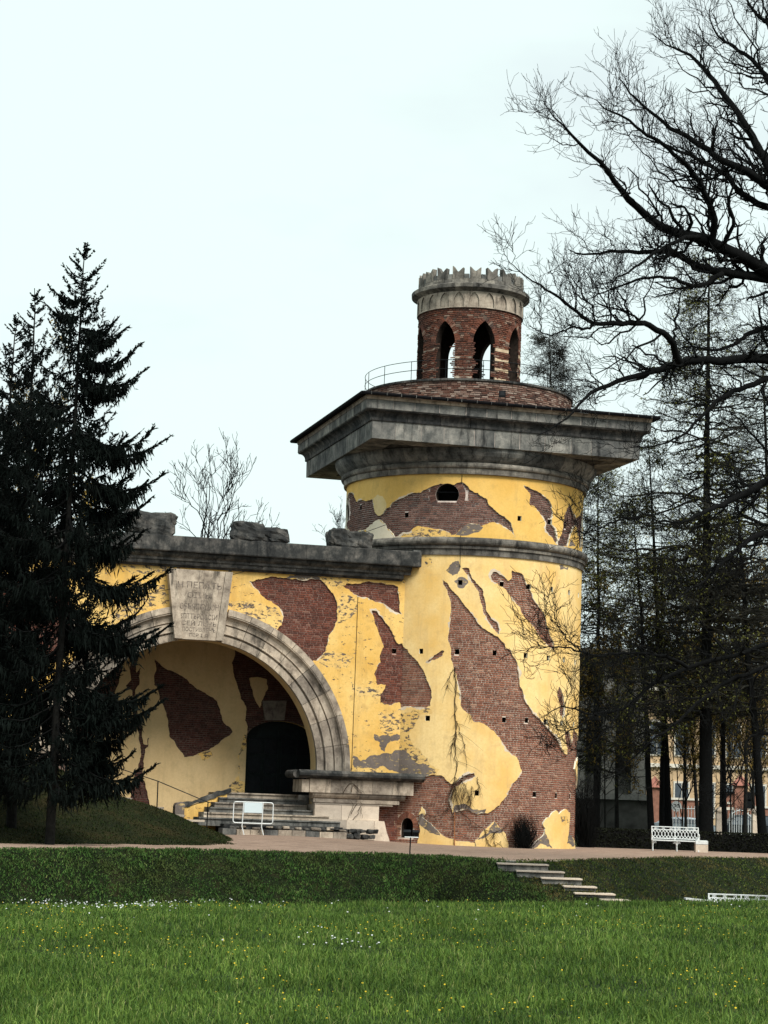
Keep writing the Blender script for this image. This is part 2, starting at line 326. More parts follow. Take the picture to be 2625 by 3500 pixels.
def sheet(name, rect, grid, holes, islands, tones, mapf, depth, mats, skirt_mat, parent, lipk=-1):
    """a coating with cut-outs: rect (s0,s1,z0,z1); holes removed, islands kept inside holes; tones (poly, mat index); skirt of given depth at the cut edges"""
    s0, s1, z0, z1 = rect; ds, dz = grid
    ns, nz_ = max(2, int((s1 - s0) / ds) + 1), max(2, int((z1 - z0) / dz) + 1)
    gs, gz = np.meshgrid(np.linspace(s0, s1, ns), np.linspace(z0, z1, nz_))
    pts = [tuple(p) for p in np.c_[gs.ravel(), gz.ravel()]]
    edges = []
    loop = [(s0, z0), (s1, z0), (s1, z1), (s0, z1)]
    def addloop(pl):
        b = len(pts); pts.extend((float(p[0]), float(p[1])) for p in pl); n = len(pl)
        edges.extend((b + i, b + (i + 1) % n) for i in range(n))
    addloop(loop)
    for pl in holes: addloop(pl)
    for pl in islands: addloop(pl)
    for pl, _ in tones: addloop(pl)
    r = delaunay_2d_cdt([Vector(p) for p in pts], edges, [], 0, 1e-5)
    V = np.array([(v.x, v.y) for v in r[0]]); T = np.array([f[:3] for f in r[2]], int)
    C = V[T].mean(1)
    keep = (C[:, 0] > s0) & (C[:, 0] < s1) & (C[:, 1] > z0) & (C[:, 1] < z1)
    hole = np.zeros(len(C), bool)
    for pl in holes: hole |= pip(C, pl)
    for pl in islands: hole &= ~pip(C, pl)
    keep &= ~hole
    T = T[keep]; C = C[keep]; mi = np.zeros(len(T), int)
    isl = np.zeros(len(C), bool)
    for pl in islands: isl |= pip(C, pl)
    for pl, k in tones:
        w_in = pip(C, pl); mi[w_in & ~isl if k == lipk else w_in] = k
    e1 = (V[T[:, 1]] - V[T[:, 0]]); e2 = (V[T[:, 2]] - V[T[:, 0]])
    fl = e1[:, 0] * e2[:, 1] - e1[:, 1] * e2[:, 0] < 0; T[fl] = T[fl][:, ::-1]
    P3 = mapf(V[:, 0], V[:, 1], 0.); n = len(V)
    E = np.concatenate([T[:, [0, 1]], T[:, [1, 2]], T[:, [2, 0]]]); key = np.sort(E, 1)
    _, inv, cnt = np.unique(key, axis=0, return_inverse=True, return_counts=True)
    bd = E[cnt[inv.ravel()] == 1]
    P3b = mapf(V[:, 0], V[:, 1], depth)
    Q = np.c_[bd[:, 1], bd[:, 0], bd[:, 0] + n, bd[:, 1] + n]
    allm = list(mats) + [skirt_mat]
    me = mesh_np(name, np.concatenate([P3, P3b]), Q, T, allm, np.concatenate([np.full(len(Q), len(mats)), mi]))
    o = link(name, me, parent)
    return o
UNITB = None
def unit_brick(mat):
    V = [(-.5, 0, -.5), (.5, 0, -.5), (.5, 0, .5), (-.5, 0, .5), (-.46, -1, -.42), (.46, -1, -.42), (.46, -1, .42), (-.46, -1, .42)]
    return mesh_np('brick', V, [(4, 5, 6, 7), (0, 1, 5, 4), (1, 2, 6, 5), (2, 3, 7, 6), (3, 0, 4, 7)], None, [mat])
def lay_bricks(rect, course, lens, inside, voids, mapf, frame3, base_p, proud, mat, parent, nsep=300, seed=1, joint=.02, name='brick', rank=None, jitter=.006):
    """bricks on a curved or flat wall; inside(P)->mask of visible masonry. nsep individual parts, the rest one joined part."""
    r = np.random.default_rng(seed); s0, s1, z0, z1 = rect
    S = []; z = z0; row = 0
    while z < z1:
        s = s0 - r.random() * .2 + (row % 2) * lens[0] * .5
        while s < s1:
            L = lens[0] if r.random() < lens[2] else lens[1]; L *= r.uniform(.92, 1.08)
            S.append((s + L / 2, z + course / 2, L - joint * .65, course - joint)); s += L
        z += course; row += 1
    S = np.array(S)
    k = np.zeros(len(S), bool)
    for a, b in ((0, 0), (.5, 0), (-.5, 0), (0, .5), (0, -.5)): k |= inside(S[:, :2] + np.c_[S[:, 2] * a, S[:, 3] * b])
    for v_ in voids:
        v_ = np.array(v_)
        if len(v_) == 4:                                    # square hole: trim the bricks beside it
            b0, b1 = v_.min(0), v_.max(0); row_ = (S[:, 1] > b0[1] - .018) & (S[:, 1] < b1[1] + .018)
            l, r_ = S[:, 0] - S[:, 2] / 2, S[:, 0] + S[:, 2] / 2
            a_ = row_ & (l < b1[0]) & (r_ > b0[0]); left = a_ & (S[:, 0] < v_[:, 0].mean())
            r2 = np.where(left, np.minimum(r_, b0[0]), r_); l2 = np.where(a_ & ~left, np.maximum(l, b1[0]), l)
            S[:, 0] = (l2 + r2) / 2; S[:, 2] = r2 - l2; k &= S[:, 2] > .025
            continue
        for a, b in ((0, 0), (.3, 0), (-.3, 0), (0, .3), (0, -.3)): k &= ~pip(S[:, :2] + np.c_[S[:, 2] * a, S[:, 3] * b], v_)
    S = S[k]
    if len(S) == 0: return 0
    me = unit_brick(mat)
    dep = proud + r.uniform(-1, 1, len(S)) * jitter
    P = mapf(S[:, 0], S[:, 1], base_p)
    X, Nn = frame3(S[:, 0])                                 # along-wall axis, outward normal
    sc = rank(S, P, Nn) if rank else r.random(len(S))
    o_ = np.argsort(-sc); sep = o_[:nsep]; rest = o_[nsep:]
    for i in sep:
        x, n_ = X[i], Nn[i]
        o = link(name, me, parent)
        o.matrix_world = Matrix(((x[0] * S[i, 2], -n_[0] * dep[i], 0, P[i, 0]), (x[1] * S[i, 2], -n_[1] * dep[i], 0, P[i, 1]), (0, 0, S[i, 3], P[i, 2]), (0, 0, 0, 1)))
        if parent is not None: o.matrix_parent_inverse = Matrix.Identity(4); o.matrix_basis = parent.matrix_world.inverted() @ o.matrix_world
    if len(rest):
        U8 = np.array([v.co[:] for v in me.vertices]); F5 = np.array([p.vertices[:] for p in me.polygons])
        V = (P[rest][:, None] + U8[None, :, 0, None] * (X[rest] * S[rest, 2:3])[:, None] - U8[None, :, 1, None] * (Nn[rest] * dep[rest][:, None])[:, None])
        V[:, :, 2] += U8[None, :, 2] * S[rest, 3:4]
        Q = (F5[None] + (np.arange(len(rest)) * 8)[:, None, None]).reshape(-1, 4)
        o = link('brickwork', mesh_np('brickwork', V.reshape(-1, 3), Q, None, [mat]), parent); o['kind'] = 'stuff'
    return len(S)
def face_rank(S, P, Nn):
    d = P - CAM; dist = np.linalg.norm(d, axis=1)
    return -(d * Nn).sum(1) / dist ** 3 * S[:, 2] * S[:, 3]
def frame_cyl(r_):
    def f(s):
        th = s / r_; return np.c_[np.cos(th), np.sin(th), 0 * th], np.c_[np.sin(th), -np.cos(th), 0 * th]
    return f
def frame_wall(s): return np.tile(UU, (len(s), 1)), np.tile(NN, (len(s), 1))
def ring_blocks(prof, n, name, mat, parent, cx=TX, cy=TY, gap=.006, seg=3, a0=0., span=2 * math.pi, smooth=False, jit=.0):
    """n stone blocks round an axis; prof = closed (r,z) outline"""
    prof = np.asarray(prof, float); m = len(prof); w = span / n; rm = prof[:, 0].max()
    for i in range(n):
        g = gap / rm; th = np.linspace(a0 + i * w + g / 2, a0 + (i + 1) * w - g / 2, seg + 1)
        dr = random.uniform(-jit, jit)
        V = np.stack([np.c_[cx + (prof[:, 0] + dr) * math.sin(t), cy - (prof[:, 0] + dr) * math.cos(t), prof[:, 1]] for t in th]).reshape(-1, 3)
        Q = [(j * m + k, (j + 1) * m + k, (j + 1) * m + (k + 1) % m, j * m + (k + 1) % m) for j in range(seg) for k in range(m)]
        me_poly = [list(range(m)), list(range(seg * m + m - 1, seg * m - 1, -1))]
        me = bpy.data.meshes.new(name); me.from_pydata(V.tolist(), [], Q + me_poly); me.materials.append(mat); me.update()
        link(name, me, parent)
def extrude_wall(prof, s0, s1, name, mat, parent, ends=None, basep=0.):
    """prof closed outline (p, z), pulled along the wing from s0 to s1"""
    m = len(prof)
    V = [WP(s, basep + p, z) for s in (s0, s1) for p, z in prof]
    Q = [(k, m + k, m + (k + 1) % m, (k + 1) % m) for k in range(m)]
    me = bpy.data.meshes.new(name); me.from_pydata([tuple(v) for v in V], [], Q + [list(range(m)), list(range(2 * m - 1, m - 1, -1))])
    me.materials.append(mat); me.update(); return link(name, me, parent)
# ------------------------------------------------------------------ round tower
tower = empty('ruin_tower', (TX, TY, 0), 'round yellow tower with brick showing through broken plaster and a huge square stone cap', 'tower')
def cy(f, pts, r=R): return [cyl_hit(f(p), r) for p in pts]
def sq(c, w, h): return [(c[0] - w / 2, c[1] - h / 2), (c[0] + w / 2, c[1] - h / 2), (c[0] + w / 2, c[1] + h / 2), (c[0] - w / 2, c[1] + h / 2)]
H_up = [jag(cy(T2, p), .13, .09, i) for i, p in enumerate([
 [(120,330),(140,180),(150,150),(165,140),(185,165),(195,190),(225,180),(285,178),(292,215),(300,250),(320,270),(345,258),(360,232),(385,222),(400,195),(440,175),(480,158),(560,140),(600,115),(640,98),(700,88),(750,95),(770,82),(800,80),(825,100),(845,125),(885,140),(915,165),(940,180),(950,210),(985,240),(1015,265),(1050,290),(1075,315),(1085,350),(1100,396),
  (1088,375),(1060,350),(1030,330),(1000,310),(960,308),(925,320),(905,330),(890,320),(850,312),(810,325),(780,350),(760,375),(735,380),(700,355),(650,345),(620,340),(585,335),(550,328),(520,340),(500,360),(460,362),(425,388),(412,388),(390,360),(365,340),(355,315),(320,290),(300,300),(270,325),(250,345),(200,360),(150,360)],
 [(1145,98),(1170,105),(1205,125),(1240,140),(1270,165),(1295,190),(1305,220),(1303,280),(1300,318),(1325,345),(1330,380),(1338,415),(1330,432),(1300,385),(1270,345),(1275,315),(1255,275),(1225,240),(1205,215),(1180,210),(1178,180),(1183,160),(1165,125)],
 [(1400,210),(1415,222),(1425,250),(1440,285),(1458,270),(1474,240),(1481,232),(1481,300),(1478,340),(1474,400),(1472,452),(1460,450),(1455,380),(1440,322),(1428,335),(1410,380),(1400,420),(1395,447),(1340,440),(1338,420),(1350,390),(1365,350),(1375,290),(1385,250)]])]
H_lo = [jag(cy(f, p), .12, .09, 20 + i) for i, (f, p) in enumerate([
 (T2, [(793,568),(835,568),(838,595),(850,620),(870,640),(890,665),(912,685),(915,720),(930,770),(942,820),(960,850),(990,870),(1008,915),(1004,945),(985,925),(960,890),(940,860),(925,830),(905,770),(895,730),(880,690),(860,655),(845,630),(820,600)]),
 (T2, [(958,610),(970,590),(990,588),(1010,605),(1040,620),(1058,640),(1076,625),(1078,578),(1105,590),(1145,610),(1160,660),(1180,690),(1195,735),(1220,770),(1245,800),(1265,840),(1275,890),(1295,950),(1315,985),(1318,1020),(1290,1010),(1260,985),(1230,950),(1190,890),(1165,860),(1140,830),(1125,790),(1095,755),(1060,715),(1045,690),(1010,670),(975,645)]),
 (T3, [(472,120),(510,90),(545,60),(575,42),(588,45),(575,75),(540,95),(505,105)]),
 (T3, [(240,0),(320,-30),(330,20),(355,35),(370,65),(410,105),(440,145),(465,190),(480,235),(505,290),(510,340),(500,390),(470,405),(430,400),(310,400),(240,400)]),
 (T3, [(1310,270),(1325,290),(1340,350),(1345,420),(1335,470),(1315,450),(1318,380),(1300,330)])])]
# the top of the great tongue of brick, measured in the upper close-up and joined to the first outline
spike = jag(cy(T2, [(683,628),(700,645),(715,655),(735,690),(760,715),(790,750),(815,785),(845,820),(870,850),(885,880),(910,905),(960,935),(1000,955),(1020,980),(1040,1000),(1050,1060),(960,1080),(740,1060),(718,985),(715,960),(722,920),(725,880),(728,830),(733,790),(725,740),(710,690),(688,660)]), .1, .09, 55)
low = [(628,30),(628,60),(628,100),(645,150),(665,200),(675,245),(690,300),(692,345),(690,390),(720,425),(755,450),(770,490),(810,495),(860,520),(900,550),(935,590),(965,640),(1000,685),(1045,715),(1060,760),(1078,810),(1060,840),(1025,875),(1005,910),(990,950),(960,985),(935,1020),(900,1045),(860,1070),(800,1075),(760,1060),(740,1045),(700,1050),(660,1060),(640,1070),(622,1010),(615,980),(630,940),(650,900),(680,890),(740,855),(780,835),(775,815),(735,825),(690,850),(650,880),(630,885),(600,860),(570,830),(520,825),(480,835),(430,850),(300,850),(250,850),(250,1330),(1430,1340),(1436,900),(1436,560),(1420,560),(1402,530),(1398,560),(1392,630),(1380,570),(1360,545),(1345,560),(1350,600),(1365,660),(1362,700),(1345,690),(1320,650),(1300,610),(1280,575),(1245,540),(1215,510),(1190,475),(1145,440),(1120,390),(1090,345),(1085,310),(1065,270),(1058,215),(1050,165),(1048,120),(1025,85),(1010,50),(985,30)]
lowm = [(R * 1.95, z_) if p_[0] >= 1430 else (s_, z_) for p_, (s_, z_) in zip(low, cy(T3, low))]
H_lo += [jag(lowm, .10, .09, 20), spike]
ISL_lo = [jag(cy(T3, p), .12, .08, 70 + i) for i, p in enumerate([
 [(1100,1292),(1130,1265),(1170,1240),(1205,1215),(1220,1190),(1225,1165),(1210,1140),(1222,1110),(1250,1095),(1275,1060),(1292,1050),(1310,1075),(1340,1050),(1355,1042),(1380,1065),(1378,1110),(1375,1150),(1372,1190),(1395,1220),(1410,1260),(1415,1330),(1100,1330)],
 [(415,1258),(428,1200),(432,1140),(425,1080),(445,1025),(465,1050),(470,1075),(450,1095),(470,1110),(500,1130),(530,1165),(560,1195),(620,1228),(680,1245),(780,1257),(790,1330),(415,1330)],
 [(780,1244),(820,1195),(870,1150),(905,1120),(945,1165),(975,1200),(990,1285),(990,1330),(780,1330)],
 [(1408,790),(1418,740),(1428,715),(1434,760),(1434,910),(1424,905)]])]
w_, h_ = .175, .195
PUT_lo = [sq(cyl_hit(f(p)), w_ * random.uniform(.9, 1.1), h_) for f, p in
 [(T2,(785,648)),(T2,(1023,657)),(T2,(1175,672)),(T2,(1304,688)),(T2,(1402,706)),(T2,(1455,720)),(T2,(563,1038)),(T2,(767,1041)),(T2,(983,1048)),(T2,(1155,1062)),(T2,(1283,1077)),(T2,(1372,1087)),(T2,(1435,1100)),
  (T3,(482,470)),(T3,(968,480)),(T3,(1113,483)),(T3,(1228,492)),(T3,(1325,500)),(T3,(1402,507)),(T3,(792,941)),(T3,(1163,950)),(T3,(1301,958)),(T3,(1390,963))]]
PUT_up = [sq(cyl_hit(T2(p)), w_, h_) for p in [(212,222),(475,265),(1121,285),(1297,305),(1388,328),(1455,350)]]
def arc_poly(c, rx, ry, a0, a1, n=16): return [(c[0] + rx * math.cos(a0 + (a1 - a0) * i / n), c[1] + ry * math.sin(a0 + (a1 - a0) * i / n)) for i in range(n + 1)]
oc = cyl_hit(T2((710, 150)))
OCU = [arc_poly(oc, .46, .44, rad(-32), rad(212))]
ocl = (R * rad(-86), oc[1] - .35); OCU.append(arc_poly(ocl, .46, .44, rad(-32), rad(212)))
vc = cyl_hit(DD((1290, 880))); VENT = arc_poly(vc, .25, .34, rad(-35), rad(215))
VENT = [(vc[0] - .24, vc[1] - .42), (vc[0] + .24, vc[1] - .42)] + arc_poly((vc[0], vc[1] + .02), .25, .31, rad(0), rad(180))
OCUX = OCU + [arc_poly(c_, .73, .71, rad(-20), rad(200)) for c_ in (oc, ocl)]
VENTX = arc_poly((vc[0], vc[1] + .02), .46, .53, rad(0), rad(180))
tones_up = [(jag(cy(T2, p), .08, .08, 90 + i), k) for i, (p, k) in enumerate([
 ([(250,345),(270,325),(300,300),(320,288),(355,315),(365,340),(390,360),(415,392),(330,410),(262,410)], 3),
 ([(293,170),(315,150),(345,160),(366,200),(365,232),(345,262),(320,272),(300,250)], 4),
 ([(755,382),(785,348),(812,324),(850,310),(892,318),(915,335),(890,362),(830,380)], 2),
 ([(425,388),(460,360),(505,355),(490,375),(560,340),(700,352),(735,382)], 1),
 ([(1400,445),(1412,400),(1440,440)], 2), ([(1310,340),(1330,345),(1342,420),(1330,432)], 3)])]
tones_lo = [(jag(cy(f, p), .16, .08, 120 + i), k) for i, (f, p, k) in enumerate([
 (T2, [(705,580),(740,535),(775,525),(788,560),(770,600),(740,610)], 2),
 (T2, [(750,640),(775,620),(812,622),(830,650),(800,682),(770,675)], 2),
 (T2, [(578,500),(615,505),(620,550),(600,560),(582,530)], 1),
 (T3, [(250,400),(440,408),(505,415),(512,440),(445,445),(420,475),(400,520),(380,545),(365,575),(380,620),(420,660),(450,700),(560,790),(540,830),(470,860),(250,860)], 1),
 (T3, [(310,670),(360,690),(400,740),(470,760),(530,800),(480,835),(430,852),(250,852),(250,670)], 2),
 (T3, [(640,1070),(660,1015),(720,1010),(760,1040),(850,1040),(840,1080)], 2),
 (T3, [(425,1080),(448,1070),(500,1130),(560,1195),(560,1210),(440,1150)], 2),
 (T3, [(790,1235),(905,1120),(960,1180),(900,1195),(840,1225)], 2),
 (T3, [(1100,1295),(1205,1215),(1222,1180),(1235,1215),(1250,1260),(1270,1290)], 2),
 (T3, [(1372,1190),(1395,1220),(1412,1262),(1415,1300),(1360,1260)], 2),
 (T3, [(1320,1090),(1360,1085),(1370,1130),(1335,1145)], 1),
 (T2, [(1345,545),(1400,560),(1395,580),(1350,575)], 2)])]
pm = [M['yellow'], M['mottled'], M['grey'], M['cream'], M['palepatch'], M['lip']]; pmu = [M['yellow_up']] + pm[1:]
C2 = math.pi * R
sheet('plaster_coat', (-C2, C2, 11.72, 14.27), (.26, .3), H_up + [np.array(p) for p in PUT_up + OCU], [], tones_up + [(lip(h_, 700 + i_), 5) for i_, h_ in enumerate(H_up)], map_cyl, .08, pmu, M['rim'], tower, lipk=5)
sheet('plaster_coat', (-C2, C2, -.5, 11.12), (.26, .4), H_lo + [np.array(p) for p in PUT_lo + [VENT]], ISL_lo, tones_lo + [(lip(h_, 720 + i_), 5) for i_, h_ in enumerate(H_lo)], map_cyl, .08, pm, M['rim'], tower, lipk=5)
shift = lambda f, a: (lambda s, z, p: f(s, z, np.asarray(p) + a))
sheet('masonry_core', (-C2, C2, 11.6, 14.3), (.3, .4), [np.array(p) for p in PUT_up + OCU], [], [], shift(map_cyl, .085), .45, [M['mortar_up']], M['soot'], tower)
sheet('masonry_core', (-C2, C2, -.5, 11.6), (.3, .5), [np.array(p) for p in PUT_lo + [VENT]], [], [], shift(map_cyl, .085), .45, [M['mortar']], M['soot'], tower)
def mask(holes, islands, voids):
    def f(P):
        m = np.zeros(len(P), bool)
        for h in holes: m |= pip(P, h)
        for h in islands: m &= ~pip(P, h)
        for h in voids: m &= ~pip(P, np.array(h))
        return m
    return f
big = lambda pl, e: [(np.mean([q[0] for q in pl]) + (x - np.mean([q[0] for q in pl])) * e, np.mean([q[1] for q in pl]) + (y - np.mean([q[1] for q in pl])) * e) for x, y in pl]
CRS = .0825
lay_bricks((-C2 * .62, C2 * .62, 11.74, 14.3), CRS, (.135, .26, .72), mask(H_up, [], []), PUT_up + OCUX, map_cyl, frame_cyl(R), .08, .018, M['brick_up'], tower, 150, 3, rank=face_rank, joint=.018)
lay_bricks((-C2 * .62, C2 * .63, -.3, 11.1), CRS, (.135, .26, .7), mask(H_lo, ISL_lo, []), PUT_lo + [VENT, VENTX], map_cyl, frame_cyl(R), .075, .016, M['brick'], tower, 150, 4, rank=face_rank, joint=.026)
# brick rings round the openings
def arch_bricks(c, rx, ry, a0, a1, n, ln, mapf, mat, name='arch_ring'):
    mb = MB()
    for i in range(n):
        a = a0 + (a1 - a0) * (i + .5) / n; w = abs(a1 - a0) / n * .5 * .86
        pts = []
        for rr, aa in ((0, a - w), (0, a + w), (ln, a + w), (ln, a - w)):
            pts.append((c[0] + (rx + rr) * math.cos(aa), c[1] + (ry + rr) * math.sin(aa)))
        pts = np.array(pts); A = mapf(pts[:, 0], pts[:, 1], .09); B = mapf(pts[:, 0], pts[:, 1], .052 + random.uniform(-.006, .006))
        mb.hexa(np.concatenate([A, B]))
    return mb.build(name, mat, tower)
arch_bricks(oc, .47, .45, rad(-38), rad(218), 26, .25, map_cyl, M['brick_up'])
arch_bricks((vc[0], vc[1] + .02), .26, .32, rad(-10), rad(190), 15, .2, map_cyl, M['brick'])
# dark backs of the two larger openings
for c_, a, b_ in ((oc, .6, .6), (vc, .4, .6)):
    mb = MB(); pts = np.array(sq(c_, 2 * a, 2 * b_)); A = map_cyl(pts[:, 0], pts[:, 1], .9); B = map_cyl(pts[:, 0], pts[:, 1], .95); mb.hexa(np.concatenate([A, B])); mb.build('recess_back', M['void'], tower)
# bar across the oculus
mb = MB(); q = map_cyl(np.array([oc[0] - .5, oc[0] + .5]), np.array([oc[1] + .12, oc[1] + .12]), .2); mb.tube(q, .025, 4); mb.build('window_bar', M['dark'], tower)
# string course half way up
ring_blocks([(4.7,11.08),(4.9,11.08),(4.91,11.32),(4.7,11.32)], 26, 'band_stone', M['stone_mid'], tower, jit=.006)
ring_blocks([(4.7,11.325),(4.97,11.325),(4.98,11.43),(4.7,11.43)], 26, 'band_stone', M['stone_mid'], tower, jit=.006)
tor = [(4.7,11.435)] + [(4.93 + .17 * math.sin(a), 11.605 - .165 * math.cos(a)) for a in np.linspace(.15, math.pi - .1, 8)] + [(4.7,11.775)]
ring_blocks(tor, 30, 'band_stone', M['stone_mid'], tower, a0=.05, jit=.008)
# necking and echinus under the square cap
ring_blocks([(4.7,14.24),(4.96,14.24),(4.99,14.45),(4.7,14.45)], 30, 'neck_stone', M['stone_mid'], tower)
ring_blocks([(4.7,14.455)] + [(4.99 + .1 * math.sin(a), 14.575 - .115 * math.cos(a)) for a in np.linspace(.2, math.pi - .1, 6)] + [(4.7,14.69)], 30, 'neck_stone', M['stone_mid'], tower, a0=.1)
ring_blocks([(4.6,14.695),(5.0,14.695),(5.12,14.78),(5.24,14.92),(5.32,15.06),(5.35,15.215),(4.6,15.215)], 34, 'cushion_stone', M['stone'], tower, a0=.04, jit=.008)
def square_course(prof, n, name, mat, hs_gap=.011, jit=.0):
    """prof: closed (half side, z) outline; n stones per side with mitred corners"""
    prof = np.asarray(prof, float); m = len(prof)
    for side in range(4):
        c, s_ = [(0, -1), (1, 0), (0, 1), (-1, 0)][side]
        out = UU * c - NN * s_; alo = np.cross(out, (0, 0, 1.)) * -1
        cuts = np.linspace(-1, 1, n + 1); cuts[1:-1] += np.array([random.uniform(-.3, .3) / n for _ in range(n - 1)])
        for i in range(n):
            V = []; dr = random.uniform(-jit, jit)
            for t, sg in ((cuts[i], 1), (cuts[i + 1], -1)):
                for h, z in prof: V.append(TC + out * (h + dr) + alo * (t * h + sg * hs_gap) + np.array([0, 0, z]))
            me = bpy.data.meshes.new(name); me.from_pydata([tuple(v) for v in V], [], [(k, m + k, m + (k + 1) % m, (k + 1) % m) for k in range(m)] + [list(range(m)), list(range(2 * m - 1, m - 1, -1))])
            me.materials.append(mat); me.update(); link(name, me, tower)
square_course([(4.4,15.22),(5.44,15.22),(5.45,15.9),(4.4,15.9)], 11, 'cap_stone', M['stone'], jit=.007)
cym = [(4.4,15.905),(5.50,15.905),(5.51,15.95)] + [(5.50 + .24 * (1 - math.cos(a)), 15.95 + .30 * math.sin(a) * 1.0) for a in np.linspace(.25, math.pi / 2, 6)] + [(5.76,16.28),(4.4,16.28)]
square_course(cym, 8, 'cap_stone', M['stone_dark'])
square_course([(4.4,16.285),(5.74,16.285),(5.78,16.31),(5.78,16.64),(4.4,16.64)], 12, 'cap_stone', M['stone'], jit=.006)
square_course([(4.4,16.655),(5.79,16.655),(5.82,16.80),(4.4,16.80)], 6, 'cap_stone', M['stone_light'], jit=.004)
for hs_, za_, zb_ in ((5.425, 15.24, 15.88), (5.765, 16.33, 16.63)):
    mb = MB(); mb.box(TC + (0, 0, (za_ + zb_) / 2), (2 * hs_, 2 * hs_, zb_ - za_), [UU, -NN, (0, 0, 1)]); mb.build('joint_fill', M['mortar_up'], tower)
# soffit slab closing the cap from below, roof sheets sloping to the parapet ring
mb = MB(); mb.box(TC + (0, 0, 15.7) - (0, 0, .0), (10.4, 10.4, .93), [UU, -NN, (0, 0, 1)]); mb.build('cap_core', M['stone_dark'], tower)
mb = MB()
for side in range(4):
    c, s_ = [(0, -1), (1, 0), (0, 1), (-1, 0)][side]; out = UU * c - NN * s_; alo = np.cross(out, (0, 0, 1.)) * -1
    P = [TC + out * h + alo * (t * h) + np.array([0, 0, z]) for h, z in ((6.0, 16.83), (4.0, 17.28)) for t in (-1, 1)]
    Q = [p - np.array([0, 0, .05]) for p in P]; mb.hexa([Q[0], Q[1], Q[3], Q[2], P[0], P[1], P[3], P[2]])
    a, b_ = TC + out * 6.02 - alo * 6.02 + (0, 0, 16.83), TC + out * 6.02 + alo * 6.02 + (0, 0, 16.83)
    mb.tube([a, b_], .07, 6)
mb.build('roof_sheet', M['roof'], tower)
me_b = None
for side in (0,):
    c, s_ = [(0, -1), (1, 0), (0, 1), (-1, 0)][side]; out = UU * c - NN * s_; alo = np.cross(out, (0, 0, 1.)) * -1
    for i in range(20):
        p = TC + out * 6.08 + alo * (-5.7 + i * .6 + random.uniform(-.03, .03)) + np.array([0, 0, 16.83])
        if me_b is None:
            t_ = MB(); t_.box((0, 0, 0), (.014, .04, .12)); o = t_.build('gutter_bracket', M['stone'], tower); me_b = o.data
        else: o = link('gutter_bracket', me_b, tower)
        o.matrix_parent_inverse = Matrix.Identity(4); o.location = Vector(p) - Vector((TX, TY, 0)); o.rotation_euler = (0, 0, math.atan2(alo[1], alo[0]))
# low brick parapet ring
RR = 4.28
map_rr = lambda s, z, p=0.: map_cyl(s, z, p, RR)
sheet('parapet_core', (-math.pi * RR, math.pi * RR, 16.9, 18.06), (.3, .4), [], [], [], shift(map_rr, .04), .3, [M['mortar_top']], M['mortar_top'], tower)
lay_bricks((-math.pi * RR * .6, math.pi * RR * .6, 17.0, 18.05), .078, (.15, .26, .35), lambda P: np.ones(len(P), bool), [], map_rr, frame_cyl(RR), .04, .022, M['brick_ring'], tower, 0, 6, jitter=.018)
ring_blocks([(3.75,18.05),(4.33,18.05),(4.33,18.13),(3.75,18.13)], 22, 'parapet_coping', M['stone_dark'], tower)
mb = MB()
th = np.linspace(0, 2 * math.pi, 81)[:-1]
ring = lambda r_, z: [(TX + r_ * math.sin(t), TY - r_ * math.cos(t), z) for t in th]
A = ring(3.8, 18.1); mb.add(A + [(TX, TY, 18.16)], (), [(i, (i + 1) % 80, 80) for i in range(80)]); mb.build('roof_deck', M['stone_dark'], tower)

# wire railing on the parapet
rail = empty('roof_railing', (TX, TY, 18.13), 'thin wire railing circling the flat roof around the brick turret', 'railing')
tb = Tubes(); tt = np.linspace(0, 2 * math.pi, 97)
for z in (18.88, 18.52): tb.add([[(TX + 4.25 * math.sin(t), TY - 4.25 * math.cos(t), z) for t in tt]], [[.014] * 97], 4)
tb.build('rail_wire', M['dark'], rail)
for i in range(18):
    mb = MB(); t = i * 2 * math.pi / 18 + .1; p = np.array([TX + 4.25 * math.sin(t), TY - 4.25 * math.cos(t), 18.13]); mb.tube([p, p + (0, 0, .76)], .013, 4); mb.build('rail_post', M['dark'], rail)
# floodlight box on the roof edge
fl = at(*frame(1380, 900, .3014)((1117, 1490)), TY - 4.9)
fo = empty('roof_floodlight', tuple(fl), 'small black square floodlight fixed above the gutter before the parapet bricks', 'floodlight')
mb = MB(); mb.box(fl + (0, 0, .03), (.26, .14, .25)); mb.build('housing', M['dark'], fo)
mb = MB(); mb.box(fl + (0, -.075, .04), (.17, .01, .16)); mb.build('lens', simple('dull_glass', (.02, .022, .024), .4), fo)
mb = MB(); mb.tube([fl + (-.12, .02, -.1), fl + (-.12, .04, -.3), fl + (.12, .04, -.3), fl + (.12, .02, -.1)], .016, 4); mb.build('bracket', M['dark'], fo)

# ------------------------------------------------------------------ belvedere turret on the roof
RT = 2.14
turret = empty('brick_turret', (TX, TY, 18.1), 'small open brick turret with pointed arches and a swallowtail battlement crown', 'turret')
map_t = lambda s, z, p=0.: map_cyl(s, z, p, RT)
def pointed(c, w, zb, zs, za, n=9):
    """pointed arch outline round s=c: base zb, springing zs, apex za, half width w"""
    h = za - zs; q = (h * h - w * w) / (2 * w); rr = w + q
    L = []
    for i in range(n + 1):
        z = h * i / n; x = math.sqrt(max(rr * rr - z * z, 0)) - q; L.append((x, zs + z))
    return [(c - w, zb), (c + w, zb)] + [(c + x, z) for x, z in L] + [(c - x, z) for x, z in reversed(L[:-1])]
ANG = [rad(-30.5 + 45 * k) for k in range(8)]
wrap = lambda a: (a + math.pi) % (2 * math.pi) - math.pi
ops = [pointed(wrap(a) * RT, .47, 17.9, 20.05, 20.98) for a in ANG]
sheet('turret_wall', (-math.pi * RT, math.pi * RT, 18.0, 21.5), (.17, .3), [np.array(o) for o in ops], [], [], shift(map_t, .04), .34, [M['mortar_top']], M['soot'], turret)
